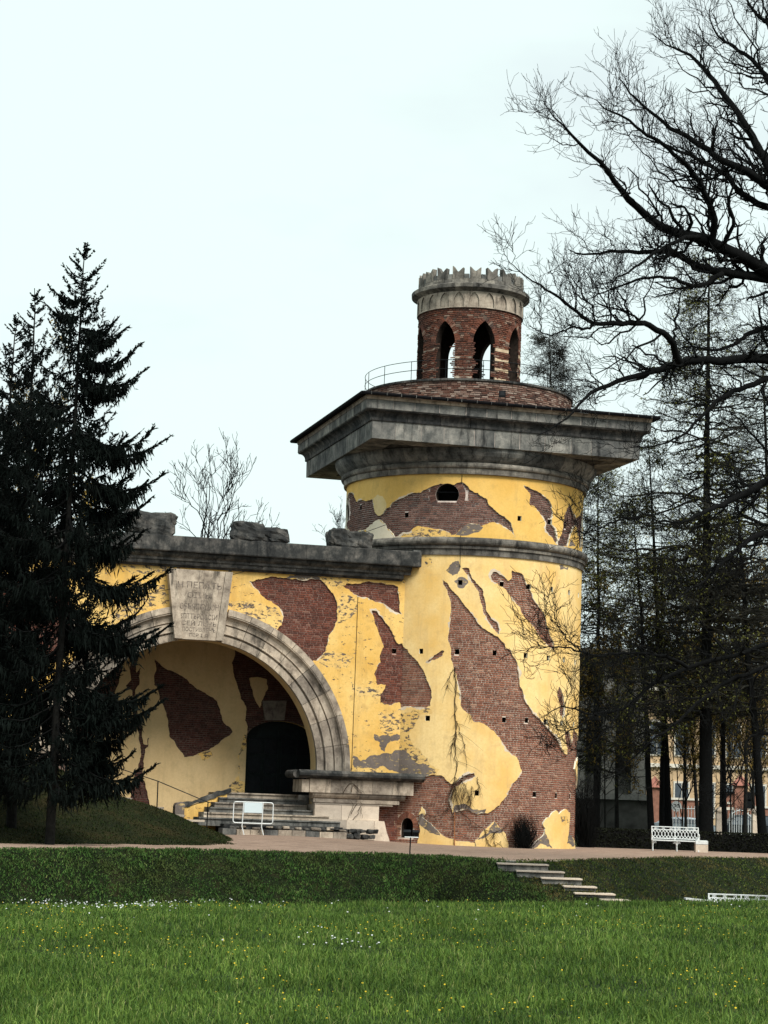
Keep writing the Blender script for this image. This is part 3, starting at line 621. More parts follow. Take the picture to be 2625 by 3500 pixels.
sheet('inner_wall', (-math.pi * RT, math.pi * RT, 18.0, 22.3), (.17, .3), [np.array(o) for o in ops], [], [], shift(map_t, .37), .01, [M['soot']], M['soot'], turret)
bandz = [18.62, 19.03, 19.44, 19.85]
def no_band(P):
    m = mask([], [], [])(P) | True
    for o in ops: m &= ~pip(P, np.array(big(o, 1.0)))
    m &= ~pip(P, np.array([(0, 0), (0, 0), (0, 0)]))
    pier = (P[:, 0] > RT * rad(26))
    for b_ in bandz: m &= ~(pier & (np.abs(P[:, 1] - b_) < .075))
    for a in ANG:                                            # leave room for the arch rings
        c = wrap(a) * RT; m &= ~((P[:, 1] > 20.05) & pip(P, np.array(pointed(c, .47 + .24, 20.0, 20.05, 21.26))))
    return m
lay_bricks((-math.pi * RT, math.pi * RT, 18.1, 21.5), .076, (.145, .25, .55), no_band, [], map_t, frame_cyl(RT), .04, .03, M['brick_top'], turret, 300, 8, jitter=.016, rank=face_rank)
for a in ANG:
    if math.cos(a) < -.1: continue
    mb = MB(); c = wrap(a) * RT; w, zs, za = .47, 20.05, 20.98; h = za - zs; q = (h * h - w * w) / (2 * w); rr = w + q; amax = math.asin(h / rr)
    for sg in (-1, 1):
        for i in range(12):
            a0, a1 = amax * (i + .06) / 12, amax * (i + .94) / 12
            pts = np.array([(c + sg * (r_ * math.cos(t) - q), zs + r_ * math.sin(t)) for r_, t in ((rr, a0), (rr + .22, a0), (rr + .22, a1), (rr, a1))])
            d = random.uniform(-.012, .012); A = map_t(pts[:, 0], pts[:, 1], .05); B = map_t(pts[:, 0], pts[:, 1], .004 + d)
            mb.hexa(np.concatenate([A, B]) if sg > 0 else np.concatenate([A[::-1], B[::-1]]))
    mb.build('arch_ring', M['brick_top'], turret)
for k, a in enumerate(ANG):                                  # buff bands on the right-hand piers
    a2 = wrap(a + rad(22.5))
    if not (rad(20) < a2 < rad(100)): continue
    for b_ in bandz:
        c = a2 * RT; hw = RT * rad(22.5) - .49
        pts = np.array([(c - hw, b_ - .065), (c + hw, b_ - .065), (c + hw, b_ + .065), (c - hw, b_ + .065)])
        mb = MB(); mb.hexa(np.concatenate([map_t(pts[:, 0], pts[:, 1], .06), map_t(pts[:, 0], pts[:, 1], -.006)])); mb.build('band_stone', M['band'], turret)
for a2, b_ in ((rad(-8), 18.62), (rad(-8), 19.03), (rad(-8), 19.44), (rad(-53), 18.62), (rad(-53), 19.03), (rad(-53), 19.85)):
    c = a2 * RT; hw = RT * rad(22.5) - .49
    pts = np.array([(c - hw, b_ - .04), (c + hw, b_ - .04), (c + hw, b_ + .04), (c - hw, b_ + .04)])
    mb = MB(); mb.hexa(np.concatenate([map_t(pts[:, 0], pts[:, 1], .06), map_t(pts[:, 0], pts[:, 1], .0)])); mb.build('band_stone', M['stone_light'], turret)
# stone collar with blind arches
RC = 2.2; map_c = lambda s, z, p=0.: map_cyl(s, z, p, RC + .14 * np.clip((np.mean(z) if np.isscalar(z) else np.asarray(z)) - 21.5, 0, 1) ** 2 if False else RC)
NB = 22; blind = [pointed(wrap(i * 2 * math.pi / NB + .03) * RC, .205, 21.53, 21.76, 22.13, 6) for i in range(NB)]
sheet('blind_arcade', (-math.pi * RC, math.pi * RC, 21.49, 22.26), (.12, .2), [np.array(b_) for b_ in blind], [], [], map_c, .06, [M['stone_light']], M['stone_mid'], turret)
sheet('arcade_ground', (-math.pi * RC, math.pi * RC, 21.49, 22.26), (.2, .4), [], [], [], shift(map_c, .06), .02, [M['stone_light']], M['stone_mid'], turret)
ring_blocks([(1.7,22.18),(2.2,22.16),(2.27,22.2),(2.44,22.29),(2.45,22.44),(2.35,22.49),(1.7,22.5)], 20, 'ledge_stone', M['stone_mid'], turret)
ring_blocks([(1.85,22.5),(2.2,22.5),(2.17,22.70),(1.85,22.70)], 19, 'crown_block', M['stone_mid'], turret, a0=.09)
me_m = []
for v in range(3):
    hl, hr, nt_ = random.uniform(.46, .53), random.uniform(.42, .53), random.uniform(.28, .33)
    prof = [(-.235, 0), (.235, 0), (.225, .2), (.235, hr), (.19, hr - .015), (.03, nt_), (-.03, nt_), (-.19, hl - .015), (-.235, hl), (-.225, .2)]
    V = [(x, -.11, z) for x, z in prof] + [(x * .94, .11, z) for x, z in prof]; m = len(prof)
    me = bpy.data.meshes.new('merlon'); me.from_pydata(V, [], [list(range(m)), list(range(2 * m - 1, m - 1, -1))] + [(k, m + k, m + (k + 1) % m, (k + 1) % m) for k in range(m)]); me.materials.append(M['stone_mid']); me.update(); me_m.append(me)
me_l = mesh_np('low_block', [(x, y, z) for z in (0, .19) for x, y in ((-.1, -.09), (.1, -.09), (.1, .09), (-.1, .09))], [(3, 2, 1, 0), (4, 5, 6, 7), (0, 1, 5, 4), (1, 2, 6, 5), (2, 3, 7, 6), (3, 0, 4, 7)], None, [M['stone']])
for i in range(19):
    for k, me, nm in ((0, me_m[i % 3], 'merlon'), (.5, me_l, 'low_block')):
        t = (i + k) * 2 * math.pi / 19 - rad(16.5); o = link(nm, me, turret)
        o.matrix_parent_inverse = Matrix.Identity(4); o.location = (2.06 * math.sin(t), -2.06 * math.cos(t), 22.7 - 18.1); o.rotation_euler = (0, 0, t)
mb = MB(); A = ring(2.2, 22.3); mb.add(A + [(TX, TY, 22.32)], (), [(i, (i + 1) % 80, 80) for i in range(80)]); mb.build('turret_ceiling', M['stone_dark'], turret)

# lightning conductors and cracks: thin dark wires down the plaster
cond = empty('lightning_conductor', tuple(map_cyl([cyl_hit(T2((790, 60)))[0]], [11.], -.03)[0]), 'thin dark wire running down the tower front from cornice to band', 'wire')
pts = [cyl_hit(T2(p)) for p in [(795, 38), (793, 90)]]; ss = np.array([p[0] for p in pts]); zz = np.array([p[1] for p in pts])
mb = MB(); mb.tube(map_cyl(ss, zz, -.02), .012, 4); mb.build('wire_strand', M['dark'], cond); mb = MB()
pts = [cyl_hit(T2(p), R + .16) for p in [(787, 382), (785, 470), (783, 560)]]; P = np.array([map_cyl([p[0] * R / (R + .16)], [p[1]], -.17 if i < 2 else -.03)[0] for i, p in enumerate(pts)]); mb.tube(P, .012, 4)
mb.build('wire_strand', M['dark'], cond)
# ------------------------------------------------------------------ arched gateway wing
wing = empty('arched_gateway', tuple(WP(-7.95, 0, 0)), 'yellow ruined gateway wing with one great stone arch and inscribed keystone', 'gateway')
def wl(f, pts, p=0.): return [wall_hit(f(q), p) for q in pts]
AC, AZ, AR, AO = -7.95, 2.66, 4.72, 6.0
SL, SR, ZT = -19.5, .03, 10.1
def arch_cut(r, zb=-1.): return np.array([(AC - r, zb), (AC + r, zb)] + [(AC + r * math.cos(a), AZ + r * math.sin(a)) for a in np.linspace(0, math.pi, 49)])
HW = [arch_cut(5.9)] + [jag(wl(f, p), .12, .09, 200 + i) for i, (f, p) in enumerate([
 (W4, [(800,380),(840,370),(905,358),(970,365),(1040,378),(1120,372),(1145,395),(1165,420),(1190,460),(1200,500),(1198,560),(1185,590),(1165,620),(1155,660),(1145,700),(1125,720),(1105,740),(1080,745),(1020,700),(960,640),(925,600),(945,580),(955,540),(945,510),(915,485),(880,465),(850,440),(825,410)]),
 (W4, [(1225,405),(1240,390),(1290,392),(1345,380),(1400,385),(1440,395),(1475,405),(1478,450),(1480,490),(1490,530),(1460,520),(1440,505),(1415,485),(1390,475),(1350,465),(1300,450),(1270,435)]),
 (T2, [(283,808),(310,810),(345,850),(385,900),(400,930),(415,970),(440,1005),(462,1025),(520,1040),(520,1300),(460,1330),(330,1330)]),
 (T3, [(210,0),(330,0),(360,100),(360,420),(318,420),(310,340),(285,280),(265,262),(165,260),(158,225),(145,190),(165,150),(185,120),(180,85),(195,40)]),
 (T3, [(-40,850),(400,850),(400,1400),(-40,1400)]),
 ])]
# brick fields half hidden behind the spruces, and the old peeling left pier
HW += [jag([(-15.6, 9.4), (-13.2, 9.2), (-12.6, 8.0), (-12.9, 6.9), (-14.0, 6.2), (-15.8, 6.6)], .14, .1, 240), jag([(-18.6, 5.0), (-16.4, 5.4), (-15.4, 4.2), (-15.2, 2.0), (-17.4, 1.0), (-19.0, 2.2)], .14, .1, 241)]
PUTW = [sq(wall_hit(f(p)), .17, .19) for f, p in [(T2, (413, 1037))]]
tw = [(jag(poly, .17, .08, 260 + i), k) for i, (poly, k) in enumerate([
 (wl(W4, [(1110,345),(1180,352),(1260,375),(1240,392),(1215,405),(1160,395),(1130,372)]), 1),
 (wl(W4, [(700,475),(760,470),(860,480),(920,500),(950,540),(940,600),(900,590),(830,550),(760,520),(700,505)]), 1),
 (wl(W4, [(1198,500),(1215,440),(1280,450),(1275,530),(1200,580)]), 1),
 (wl(W4, [(1110,740),(1150,700),(1210,705),(1275,725),(1250,765),(1180,770),(1130,760)]), 1),
 (wl(W4, [(200,285),(430,310),(720,325),(720,345),(420,330),(330,345),(240,330)]), 1),
 (wl(W4, [(200,420),(420,390),(440,490),(300,520),(150,560)]), 1),
 (wl(W4, [(1000,355),(1120,362),(1120,372),(1040,380),(930,362)]), 2),
 (wl(T3, [(0,240),(60,270),(140,285),(240,290),(300,300),(300,360),(210,385),(120,330),(0,300)]), 1),
 (wl(T3, [(145,570),(180,585),(240,580),(300,575),(330,590),(295,612),(250,615),(225,640),(210,682),(190,670),(180,620),(150,610)]), 2),
 (wl(T3, [(170,430),(250,435),(330,400),(360,570),(230,575),(180,520)]), 1),
 (wl(T3, [(10,700),(60,740),(120,705),(200,690),(290,670),(400,670),(400,840),(150,790),(20,780)]), 2),
 (wl(T3, [(-60,770),(150,790),(400,842),(400,870),(-60,830)]), 1)])]
sheet('plaster_coat', (SL, SR, -1.2, ZT), (.35, .35), HW + [np.array(p) for p in PUTW], [], tw + [(lip(h_, 740 + i_, .11), 3) for i_, h_ in enumerate(HW[1:])], map_wall, .08, [M['yellow_old'], M['mottled'], M['grey'], M['lip']], M['rim'], wing)
sheet('masonry_core', (SL, SR, -1.2, ZT), (.8, .8), [arch_cut(AR + .05)] + [np.array(p) for p in PUTW], [], [], shift(map_wall, .085), .4, [M['mortar_wing']], M['soot'], wing)
lay_bricks((-19, SR, -.3, 10), CRS, (.26, .135, .62), mask(HW[1:], [], [arch_cut(5.9)]), PUTW, map_wall, frame_wall, .08, .018, M['brick_wing'], wing, 300, 9, rank=face_rank, joint=.018)
# soffit of the arch, chamber behind it
mb = MB(); aa = np.concatenate([[(AC + AR, -1.)], [(AC + AR * math.cos(a), AZ + AR * math.sin(a)) for a in np.linspace(0, math.pi, 49)], [(AC - AR, -1.)]])
A = map_wall(aa[:, 0], aa[:, 1], .03); B = map_wall(aa[:, 0], aa[:, 1], 1.0); n = len(aa)
mb.add(np.concatenate([A, B]), [(i, i + 1, n + i + 1, n + i) for i in range(n - 1)]); mb.build('soffit', M['inner'], wing)
BP = 3.9                                                     # depth of the back wall behind the face
d0_ = wall_hit(W5((985, 700)), BP)[0]; d1_ = wall_hit(W5((1368, 700)), BP)[0]; DC, DW = (d0_ + d1_) / 2, (d1_ - d0_) / 2
DS, DT = wall_hit(W5((985, 700)), BP)[1], wall_hit(W5((1180, 605)), BP)[1]                      # door opening
DOORP = np.array([(DC - DW, 1.65), (DC + DW, 1.65)] + [(DC + DW * math.cos(a), DS + (DT - DS) * math.sin(a)) for a in np.linspace(0, math.pi, 17)])
HB = [jag(wl(W5, p, BP), .1, .08, 300 + i) for i, p in enumerate([
 [(460,250),(500,290),(560,320),(620,350),(660,390),(720,430),(770,460),(815,490),(830,530),(845,590),(855,615),(890,640),(905,665),(880,690),(840,715),(800,750),(770,770),(720,785),(680,805),(630,810),(605,770),(575,720),(545,690),(540,640),(530,580),(520,540),(490,480),(480,420),(460,400)],
 [(310,1100),(325,1050),(345,960),(350,900),(375,840),(385,790),(375,720),(362,645),(335,650),(300,675),(285,660),(330,630),(352,600),(340,540),(335,430),(298,405),(330,370),(332,230),(372,230),(360,330),(385,300),(375,400),(352,430),(362,560),(385,605),(390,650),(400,735),(422,740),(424,700),(431,700),(424,752),(408,765),(405,800),(400,860),(410,960),(422,1010),(440,1100)],
 [(-200,200),(270,240),(255,400),(200,560),(165,640),(100,710),(40,745),(-200,745)],
 [(915,150),(930,400),(950,480),(980,520),(975,600),(985,690),(988,760),(1420,760),(1420,150)]])]
IB = [jag(wl(W5, p, BP), .1, .08, 330 + i) for i, p in enumerate([[(1000,360),(1100,370),(1105,420),(1080,470),(1060,530),(1040,500),(1020,440),(1005,400)]])]
tb_ = [(jag(wl(W5, p, BP), .2, .07, 340 + i), k) for i, (p, k) in enumerate([([(975,680),(990,690),(990,1010),(880,985),(920,930),(945,880),(940,790),(960,720)], 1), ([(700,790),(780,775),(790,800),(740,830)], 1)])]
shb = shift(map_wall, BP)
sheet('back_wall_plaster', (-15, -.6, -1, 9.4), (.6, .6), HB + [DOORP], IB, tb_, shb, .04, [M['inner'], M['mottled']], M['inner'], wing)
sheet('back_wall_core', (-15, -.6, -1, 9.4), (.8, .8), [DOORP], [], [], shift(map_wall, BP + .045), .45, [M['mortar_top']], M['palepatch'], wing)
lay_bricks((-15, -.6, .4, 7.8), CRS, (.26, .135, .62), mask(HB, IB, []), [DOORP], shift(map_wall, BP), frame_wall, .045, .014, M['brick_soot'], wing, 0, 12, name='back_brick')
mb = MB()
for s in (-15., -.6): mb.box(WP(s, 2.5, 4.2), (.1, 3.1, 10.4), [UU, -NN, (0, 0, 1)])
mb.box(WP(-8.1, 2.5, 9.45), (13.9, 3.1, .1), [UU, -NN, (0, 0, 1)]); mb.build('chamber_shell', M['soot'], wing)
mb = MB(); mb.box(WP(-9.4, 2.9, 10.6), (18.6, 5.7, .9), [UU, -NN, (0, 0, 1)]); mb.build('wing_roof', M['stone_dark'], wing)
mb = MB(); mb.box(WP(SL, 2.9, 4.6), (.1, 5.7, 11.2), [UU, -NN, (0, 0, 1)]); mb.box(WP(-9.4, 5.8, 4.6), (20, .1, 11.2), [UU, -NN, (0, 0, 1)]); mb.build('rear_wall', M['mortar'], wing)
# keystone-like block over the door, door leaves with panels
kb = [wall_hit(W5(q_), BP) for q_ in ((1085, 600), (1195, 600), (1208, 490), (1072, 490))]
mb = MB(); k4 = np.array(kb); mb.hexa(np.concatenate([map_wall(k4[:, 0], k4[:, 1], BP + .1), map_wall(k4[:, 0], k4[:, 1], BP - .1)])); mb.build('door_keystone', M['stone_light'], wing)
door = link('double_door', None, wing) if False else None
mb = MB(); nd = len(DOORP); A = map_wall(DOORP[:, 0], DOORP[:, 1], BP + .42); B = map_wall(DOORP[:, 0], DOORP[:, 1], BP + .36)
me = bpy.data.meshes.new('double_door'); me.from_pydata([tuple(v) for v in B], [], [list(range(nd))]); me.materials.append(M['door']); me.update(); door = link('double_door', me, wing)
for i in range(4):
    for j in range(3):
        mb = MB(); mb.box(WP(DC - .95 + i * .63 + (.06 if i > 1 else 0), BP + .345, 2.1 + j * .75), (.5, .04, .6), [UU, -NN, (0, 0, 1)]); mb.build('panel', M['dark'], door)
mb = MB(); mb.box(WP(DC, BP + .34, 2.9), (.07, .05, 2.6), [UU, -NN, (0, 0, 1)]); mb.box(WP(DC, BP + .33, 3.98), (2.58, .06, .1), [UU, -NN, (0, 0, 1)]); mb.build('meeting_rail', M['door'], door)
# archivolt: moulded voussoirs
apro = [(4.70, .06), (4.70, -.14), (4.95, -.14), (4.96, -.07), (5.00, -.07), (5.01, -.16), (5.03, -.20), (5.08, -.20), (5.09, -.12), (5.34, -.13), (5.35, -.05), (5.395, -.05), (5.40, -.13), (5.46, -.13), (5.56, -.15), (5.64, -.20), (5.69, -.30), (5.71, -.30), (5.715, -.17), (5.745, -.17), (5.75, -.23), (5.98, -.23), (5.98, .06)]
def voussoir(a0, a1, seg=3):
    m = len(apro); g = .0016; V = []
    dp = random.uniform(-.006, .006)
    for a in np.linspace(a0 + g, a1 - g, seg + 1):
        for r_, p in apro: V.append(WP(AC + r_ * math.cos(a), p + (dp if p < 0 else 0), AZ + r_ * math.sin(a)))
    Q = [(j * m + k, j * m + (k + 1) % m, (j + 1) * m + (k + 1) % m, (j + 1) * m + k) for j in range(seg) for k in range(m)]
    me = bpy.data.meshes.new('voussoir'); me.from_pydata([tuple(v) for v in V], [], Q + [list(range(m - 1, -1, -1)), list(range(seg * m, seg * m + m))]); me.materials.append(M['stone_light']); me.update(); link('voussoir', me, wing)
cutsR = [rad(x) for x in (0, 10, 21, 31, 42, 52, 62, 71, 80)]
for a0, a1 in zip(cutsR[:-1], cutsR[1:]): voussoir(a0, a1); voussoir(math.pi - a1, math.pi - a0)
# keystone with the worn inscription
def trap(s0t, s1t, zt, s0b, s1b, zb, p0, p1, name, mat):
    pts = np.array([(s0b, zb), (s1b, zb), (s1t, zt), (s0t, zt)]); mb = MB(); mb.hexa(np.concatenate([map_wall(pts[:, 0], pts[:, 1], p0), map_wall(pts[:, 0], pts[:, 1], p1)])); return mb.build(name, mat, wing)
key = trap(-9.33, -6.86, 9.95, -8.96, -7.12, 7.33, .1, -.36, 'keystone', M['stone_light'])
def kx(z, side): t = (z - 7.33) / 2.62; return (-8.96 + (-9.33 + 8.96) * t) if side < 0 else (-7.12 + (-6.86 + 7.12) * t)
for side in (-1, 1):
    pts = []
    for z in (7.34, 9.94):
        a = kx(z, side) + .003 * -side; b_ = a + (-side) * (.30 if side < 0 else .27); pts.append((a, b_))
    q = np.array([(pts[0][0], 7.34), (pts[0][1], 7.34), (pts[1][1], 9.94), (pts[1][0], 9.94)])
    if side > 0: q = q[[1, 0, 3, 2]]
    mb = MB(); mb.hexa(np.concatenate([map_wall(q[:, 0], q[:, 1], -.355), map_wall(q[:, 0], q[:, 1], -.43)])); o = mb.build('keystone_border', M['stone_light'], key)
ink = simple('sooty_incision', (.19, .16, .135), .95, 0, .8, 7)
rows = [('H \u041f\u0415\u041f\u0410\u0422\u042c', 9.38, .30), ('\u041e\u0406\u0406 \u042b', 9.0, .25), ('\u041e\u0411\u042a\u042f\u041b\u042e\u0428\u041e\u041d', 8.57, .27), ('S\u041f\u0422\u0422\u042c\u0420\u041e\u0421\u0421\u0406\u0418', 8.20, .24), ('\u0421\u0415\u0419 \u041b\u0415\u041d\u042c', 7.94, .20), ('\u041f\u041e\u0421\u0422\u0418\u0412\u041b\u0415\u041d\u042a', 7.71, .19), ('\u041f\u0406\u0420 \u0406 \u041b', 7.50, .15)]
for txt, z, hgt in rows:
    cu = bpy.data.curves.new('t', 'FONT'); cu.body = txt; cu.align_x = 'CENTER'; cu.size = hgt * 1.12; cu.extrude = .004; cu.resolution_u = 3
    tob = bpy.data.objects.new('t', cu); COL.objects.link(tob); bpy.context.view_layer.update()
    me = bpy.data.meshes.new_from_object(tob); COL.objects.unlink(tob); bpy.data.objects.remove(tob)
    if len(me.vertices) == 0: continue
    v = np.array([q.co[:] for q in me.vertices]); wid = np.ptp(v[:, 0]); lim = (kx(z, 1) - kx(z, -1)) - .66
    kk = min(1.0, lim / max(wid, .01)) if wid > lim else min(1.25, lim / wid)
    sc_ = -8.05 + (z - 7.33) * -.02
    P = map_wall(v[:, 0] * kk + sc_, v[:, 1] + z - hgt * .4, -.364 - v[:, 2])
    me.vertices.foreach_set('co', P.ravel()); me.materials.clear(); me.materials.append(ink); me.update(); link('inscription', me, key)
# entablature in blocks
en1 = [(.3, 10.04), (-.10, 10.04), (-.12, 10.10), (-.22, 10.12), (-.24, 10.18), (-.26, 10.27), (.3, 10.27)]
en2 = [(.3, 10.275), (-.30, 10.275), (-.32, 10.36), (-.42, 10.44), (-.46, 10.50), (-.46, 10.575), (.3, 10.575)]
en3 = [(.3, 10.58), (-.60, 10.58), (-.62, 10.62), (-.62, 11.14), (-.56, 11.17), (.3, 11.17)]
for prof, end, w_b in ((en1, -.12, 1.7), (en2, .14, 1.9), (en3, .46, 2.3)):
    s = end
    while s > SL:
        w = w_b * random.uniform(.75, 1.25); d = random.uniform(-.012, .012)
        extrude_wall([(p + (d if p < 0 else 0), z) for p, z in prof], max(s - w, SL) + .006, s, 'entablature_block', M['stone_dark'] if (prof is en3) else M['stone_dark'], wing)
        s -= w
mb = MB(); mb.box(WP(.30, -.3, 11.2), (.3, .5, .06), [UU, -NN, (0, 0, 1)]); mb.build('chipped_edge', M['stone'], wing)
# pedestal under the arch's right foot
slab = [(.05, 2.35), (-.72, 2.35), (-.84, 2.40), (-.92, 2.46), (-.94, 2.55), (-.90, 2.62), (-.80, 2.66), (.05, 2.66)]
def ped(prof, s0, s1, n, name, mat):
    c = np.linspace(s0, s1, n + 1)
    for i in range(n): extrude_wall(prof, c[i] + .004, c[i + 1] - .004, name, mat, wing)
ped(slab, -4.1, .80, 3, 'pedestal_slab', M['stone_dark'])
mb = MB(); mb.tube([WP(-4.1, -.55, 2.50), WP(-4.1, .9, 2.50)], .155, 10); mb.build('pedestal_slab', M['stone_dark'], wing)
ped([(.9, 1.83), (-.60, 1.83), (-.61, 2.30), (.9, 2.30)], -3.92, -3.63, 1, 'pedestal_stone', M['stone_light'])
ped([(.05, 1.83), (-.63, 1.83), (-.64, 2.29), (-.60, 2.345), (.05, 2.345)], -3.62, .44, 5, 'pedestal_stone', M['stone_light'])
ped([(.05, 1.62), (-.44, 1.62), (-.50, 1.66), (-.56, 1.74), (-.58, 1.82), (.05, 1.82)], -3.48, .16, 2, 'pedestal_moulding', M['stone_light'])
ped([(.05, 1.47), (-.46, 1.47), (-.47, 1.61), (.05, 1.61)], -3.42, -.06, 2, 'pedestal_moulding', M['stone_light'])
ped([(.05, 1.40), (-.42, 1.40), (-.42, 1.465), (.05, 1.465)], -3.36, -.3, 2, 'pedestal_moulding', M['stone_white'])
ped([(.9, .84), (-.40, .84), (-.40, 1.395), (.9, 1.395)], -3.34, -2.3, 1, 'pedestal_stone', M['stone_white'])
ped([(.05, .84), (-.40, .84), (-.40, 1.395), (.05, 1.395)], -2.295, -.83, 2, 'pedestal_stone', M['stone_white'])
ped([(.05, .12), (-.50, .12), (-.50, .835), (.05, .835)], -3.2, -1.03, 2, 'pedestal_stone', M['stone_white'])
pts = np.array([(-1.02, .05), (-.40, .05), (-.42, .16), (-.52, .40), (-.64, .835), (-1.02, .835)])
V = np.concatenate([map_wall(pts[:, 0], pts[:, 1], .05), map_wall(pts[:, 0], pts[:, 1], -.50)]); m = len(pts)
me = bpy.data.meshes.new('pedestal_stone'); me.from_pydata([tuple(v) for v in V], [], [(k, (k + 1) % m, m + (k + 1) % m, m + k) for k in range(m)] + [list(range(m - 1, -1, -1)), list(range(m, 2 * m))]); me.materials.append(M['stone_white']); me.update(); link('pedestal_stone', me, wing)
mb = MB(); mb.tube(map_wall(np.array([-1.865, -1.862, -1.86]), np.array([2.7, 6., 9.35]), -.012), .011, 4); mb.build('wall_crack', M['dark'], wing)

# ------------------------------------------------------------------ rough stones, steps, low wall
def boulder(name, c, d, label, seed, mat, ax=None, amp=.24, group=None, sub=4):
    import bmesh
    r = random.Random(seed); bm = bmesh.new(); bmesh.ops.create_cube(bm, size=1.0); bmesh.ops.subdivide_edges(bm, edges=bm.edges[:], cuts=6, use_grid_fill=True)
    from mathutils import noise as nn
    B = [UU, -NN, np.array([0, 0, 1.])] if ax is None else ax
    for v in bm.verts:
        p = np.array(v.co[:]); q = p / ((np.abs(p) ** 7).sum() ** (1 / 7)) * .5 * (.9 + .1 * (np.abs(p).max() * 2))
        f = Vector((q[0] * d[0] * 1.6 + seed * 3.1, q[1] * d[1] * 1.6, q[2] * d[2] * 1.6))
        k = 1 + amp * (nn.noise(f) + .8 * nn.noise(f * 2.7) + .5 * nn.noise(f * 6))
        w = c + B[0] * q[0] * d[0] * k + B[1] * q[1] * d[1] * k + B[2] * (q[2] * d[2] * k); v.co = w
    me = bpy.data.meshes.new(name); bm.to_mesh(me); bm.free(); me.materials.append(mat); o = link(name, me)
    return o
bl = [(-6.35, 1.12, .72, 'rough block with a knobbly top, left one of the middle pair on the parapet'), (-5.36, 1.16, .60, 'lower cracked block, right one of the middle pair on the parapet'),
      (-2.78, .72, .74, 'upright weathered block, left half of the pair beside the tower'), (-1.94, 1.08, .70, 'big dark rounded block, right half of the pair, touching the tower band'), (-10.05, 1.9, .90, 'large black block at the left end of the parapet beside the spruce')]
for i, (s, w, h, lab) in enumerate(bl):
    o = boulder('parapet_block', WP(s, -.12, 11.17 + h / 2 - .03), (w, .9, h), lab, 3 + i, M['stone_dark']); tag(o, lab, 'stone block', 'rough blocks on the gateway parapet')

def gz0(X, Y): return .2 * math.exp(-((X + 3.5) / 4.5) ** 2) * min(1, max(0, (Y - 66) / 10))
steps = empty('entrance_steps', tuple(WP(-5.3, -.6, .2)), 'grey worn stone steps climbing under the arch to the dark double door', 'steps')
sdat = [(-6.58, -3.70, 1.72), (-6.80, -3.56, 1.53), (-7.05, -3.50, 1.34), (-7.30, -3.3, 1.15), (-7.57, -2.80, .96), (-7.82, -2.45, .77)]
for i, (a, b_, z) in enumerate(sdat):
    p0 = .9 - .36 * i; zt = z
    extrude_wall([(p0 + 1.2, zt - .30), (p0 + .05, zt - .30), (p0 + .05, zt - .055), (p0, zt - .05), (p0, zt), (p0 + 1.2, zt)], a, b_, 'step', M['stone'] if i % 2 else M['stone_light'], steps)
extrude_wall([(4.3, 1.2), (1.2, 1.2), (1.2, 1.72), (4.3, 1.72)], -6.6, -2.0, 'landing', M['stone'], steps)
extrude_wall([(0, .05), (-1.5, .05), (-1.5, .56), (0, .56)], -7.0, -2.5, 'rubble_course', M['stone_dark'], steps)
for i in range(9): extrude_wall([(-1.0, .05), (-1.86, .05), (-1.86, .385 + random.uniform(-.02, .02)), (-1.0, .4)], -7.1 + i * .52, -6.6 + i * .52, 'bottom_kerb', M['stone_light'] if i % 3 else M['stone'], steps)
rub = []
for i in range(16):
    s = -6.6 + i * .27 + random.uniform(-.08, .08)
    o = boulder('rubble_stone', WP(s, -1.55 + random.uniform(-.08, .1), .48 + random.uniform(-.05, .03)), (random.uniform(.14, .42), .25, random.uniform(.05, .12)), '', 40 + i, M['stone_light'] if i % 2 else M['stone_dark'], amp=.35); o.parent = steps; o.matrix_parent_inverse = steps.matrix_world.inverted()
for i in range(10):
    s = -2.4 + (i % 5) * .28 + random.uniform(-.06, .06)
    o = boulder('rubble_stone', WP(s, -1.0 + random.uniform(-.1, .1), .24 + .2 * (i // 5)), (random.uniform(.2, .42), .4, random.uniform(.10, .24)), '', 70 + i, M['stone_dark'], amp=.35); o.parent = steps; o.matrix_parent_inverse = steps.matrix_world.inverted()
lw = empty('stair_side_wall', tuple(WP(-7.4, .9, .5)), 'low yellow side wall with a sloping black coping left of the entrance steps', 'low wall')
q = np.array([(-8.35, -.4), (-6.45, -.4), (-6.45, 1.72), (-6.9, 1.50), (-7.9, 1.12), (-8.35, 1.08)])
def wall_prism(q, p0, p1, name, mat, parent):
    m = len(q); V = np.concatenate([map_wall(q[:, 0], q[:, 1], p0), map_wall(q[:, 0], q[:, 1], p1)])
    me = bpy.data.meshes.new(name); me.from_pydata([tuple(v) for v in V], [], [(k, (k + 1) % m, m + (k + 1) % m, m + k) for k in range(m)] + [list(range(m - 1, -1, -1)), list(range(m, 2 * m))]); me.materials.append(mat); me.update(); return link(name, me, parent)
wall_prism(q, 1.3, .92, 'wall_body', M['yellow_old'], lw)
cp = jag([(-8.2, 1.1), (-7.9, 1.115), (-7.2, 1.38), (-6.7, 1.6), (-6.3, 1.74), (-6.3, 1.88), (-6.75, 1.77), (-7.2, 1.56), (-7.7, 1.33), (-8.2, 1.28)], .08, .09, 5)
wall_prism(cp, 1.34, .88, 'coping', M['stone_dark'], lw)
wall_prism(np.array([(-8.42, .3), (-8.06, .3), (-8.06, 1.22), (-8.15, 1.30), (-8.36, 1.26), (-8.42, 1.15)]), 1.36, .86, 'end_post', M['grey'], lw)
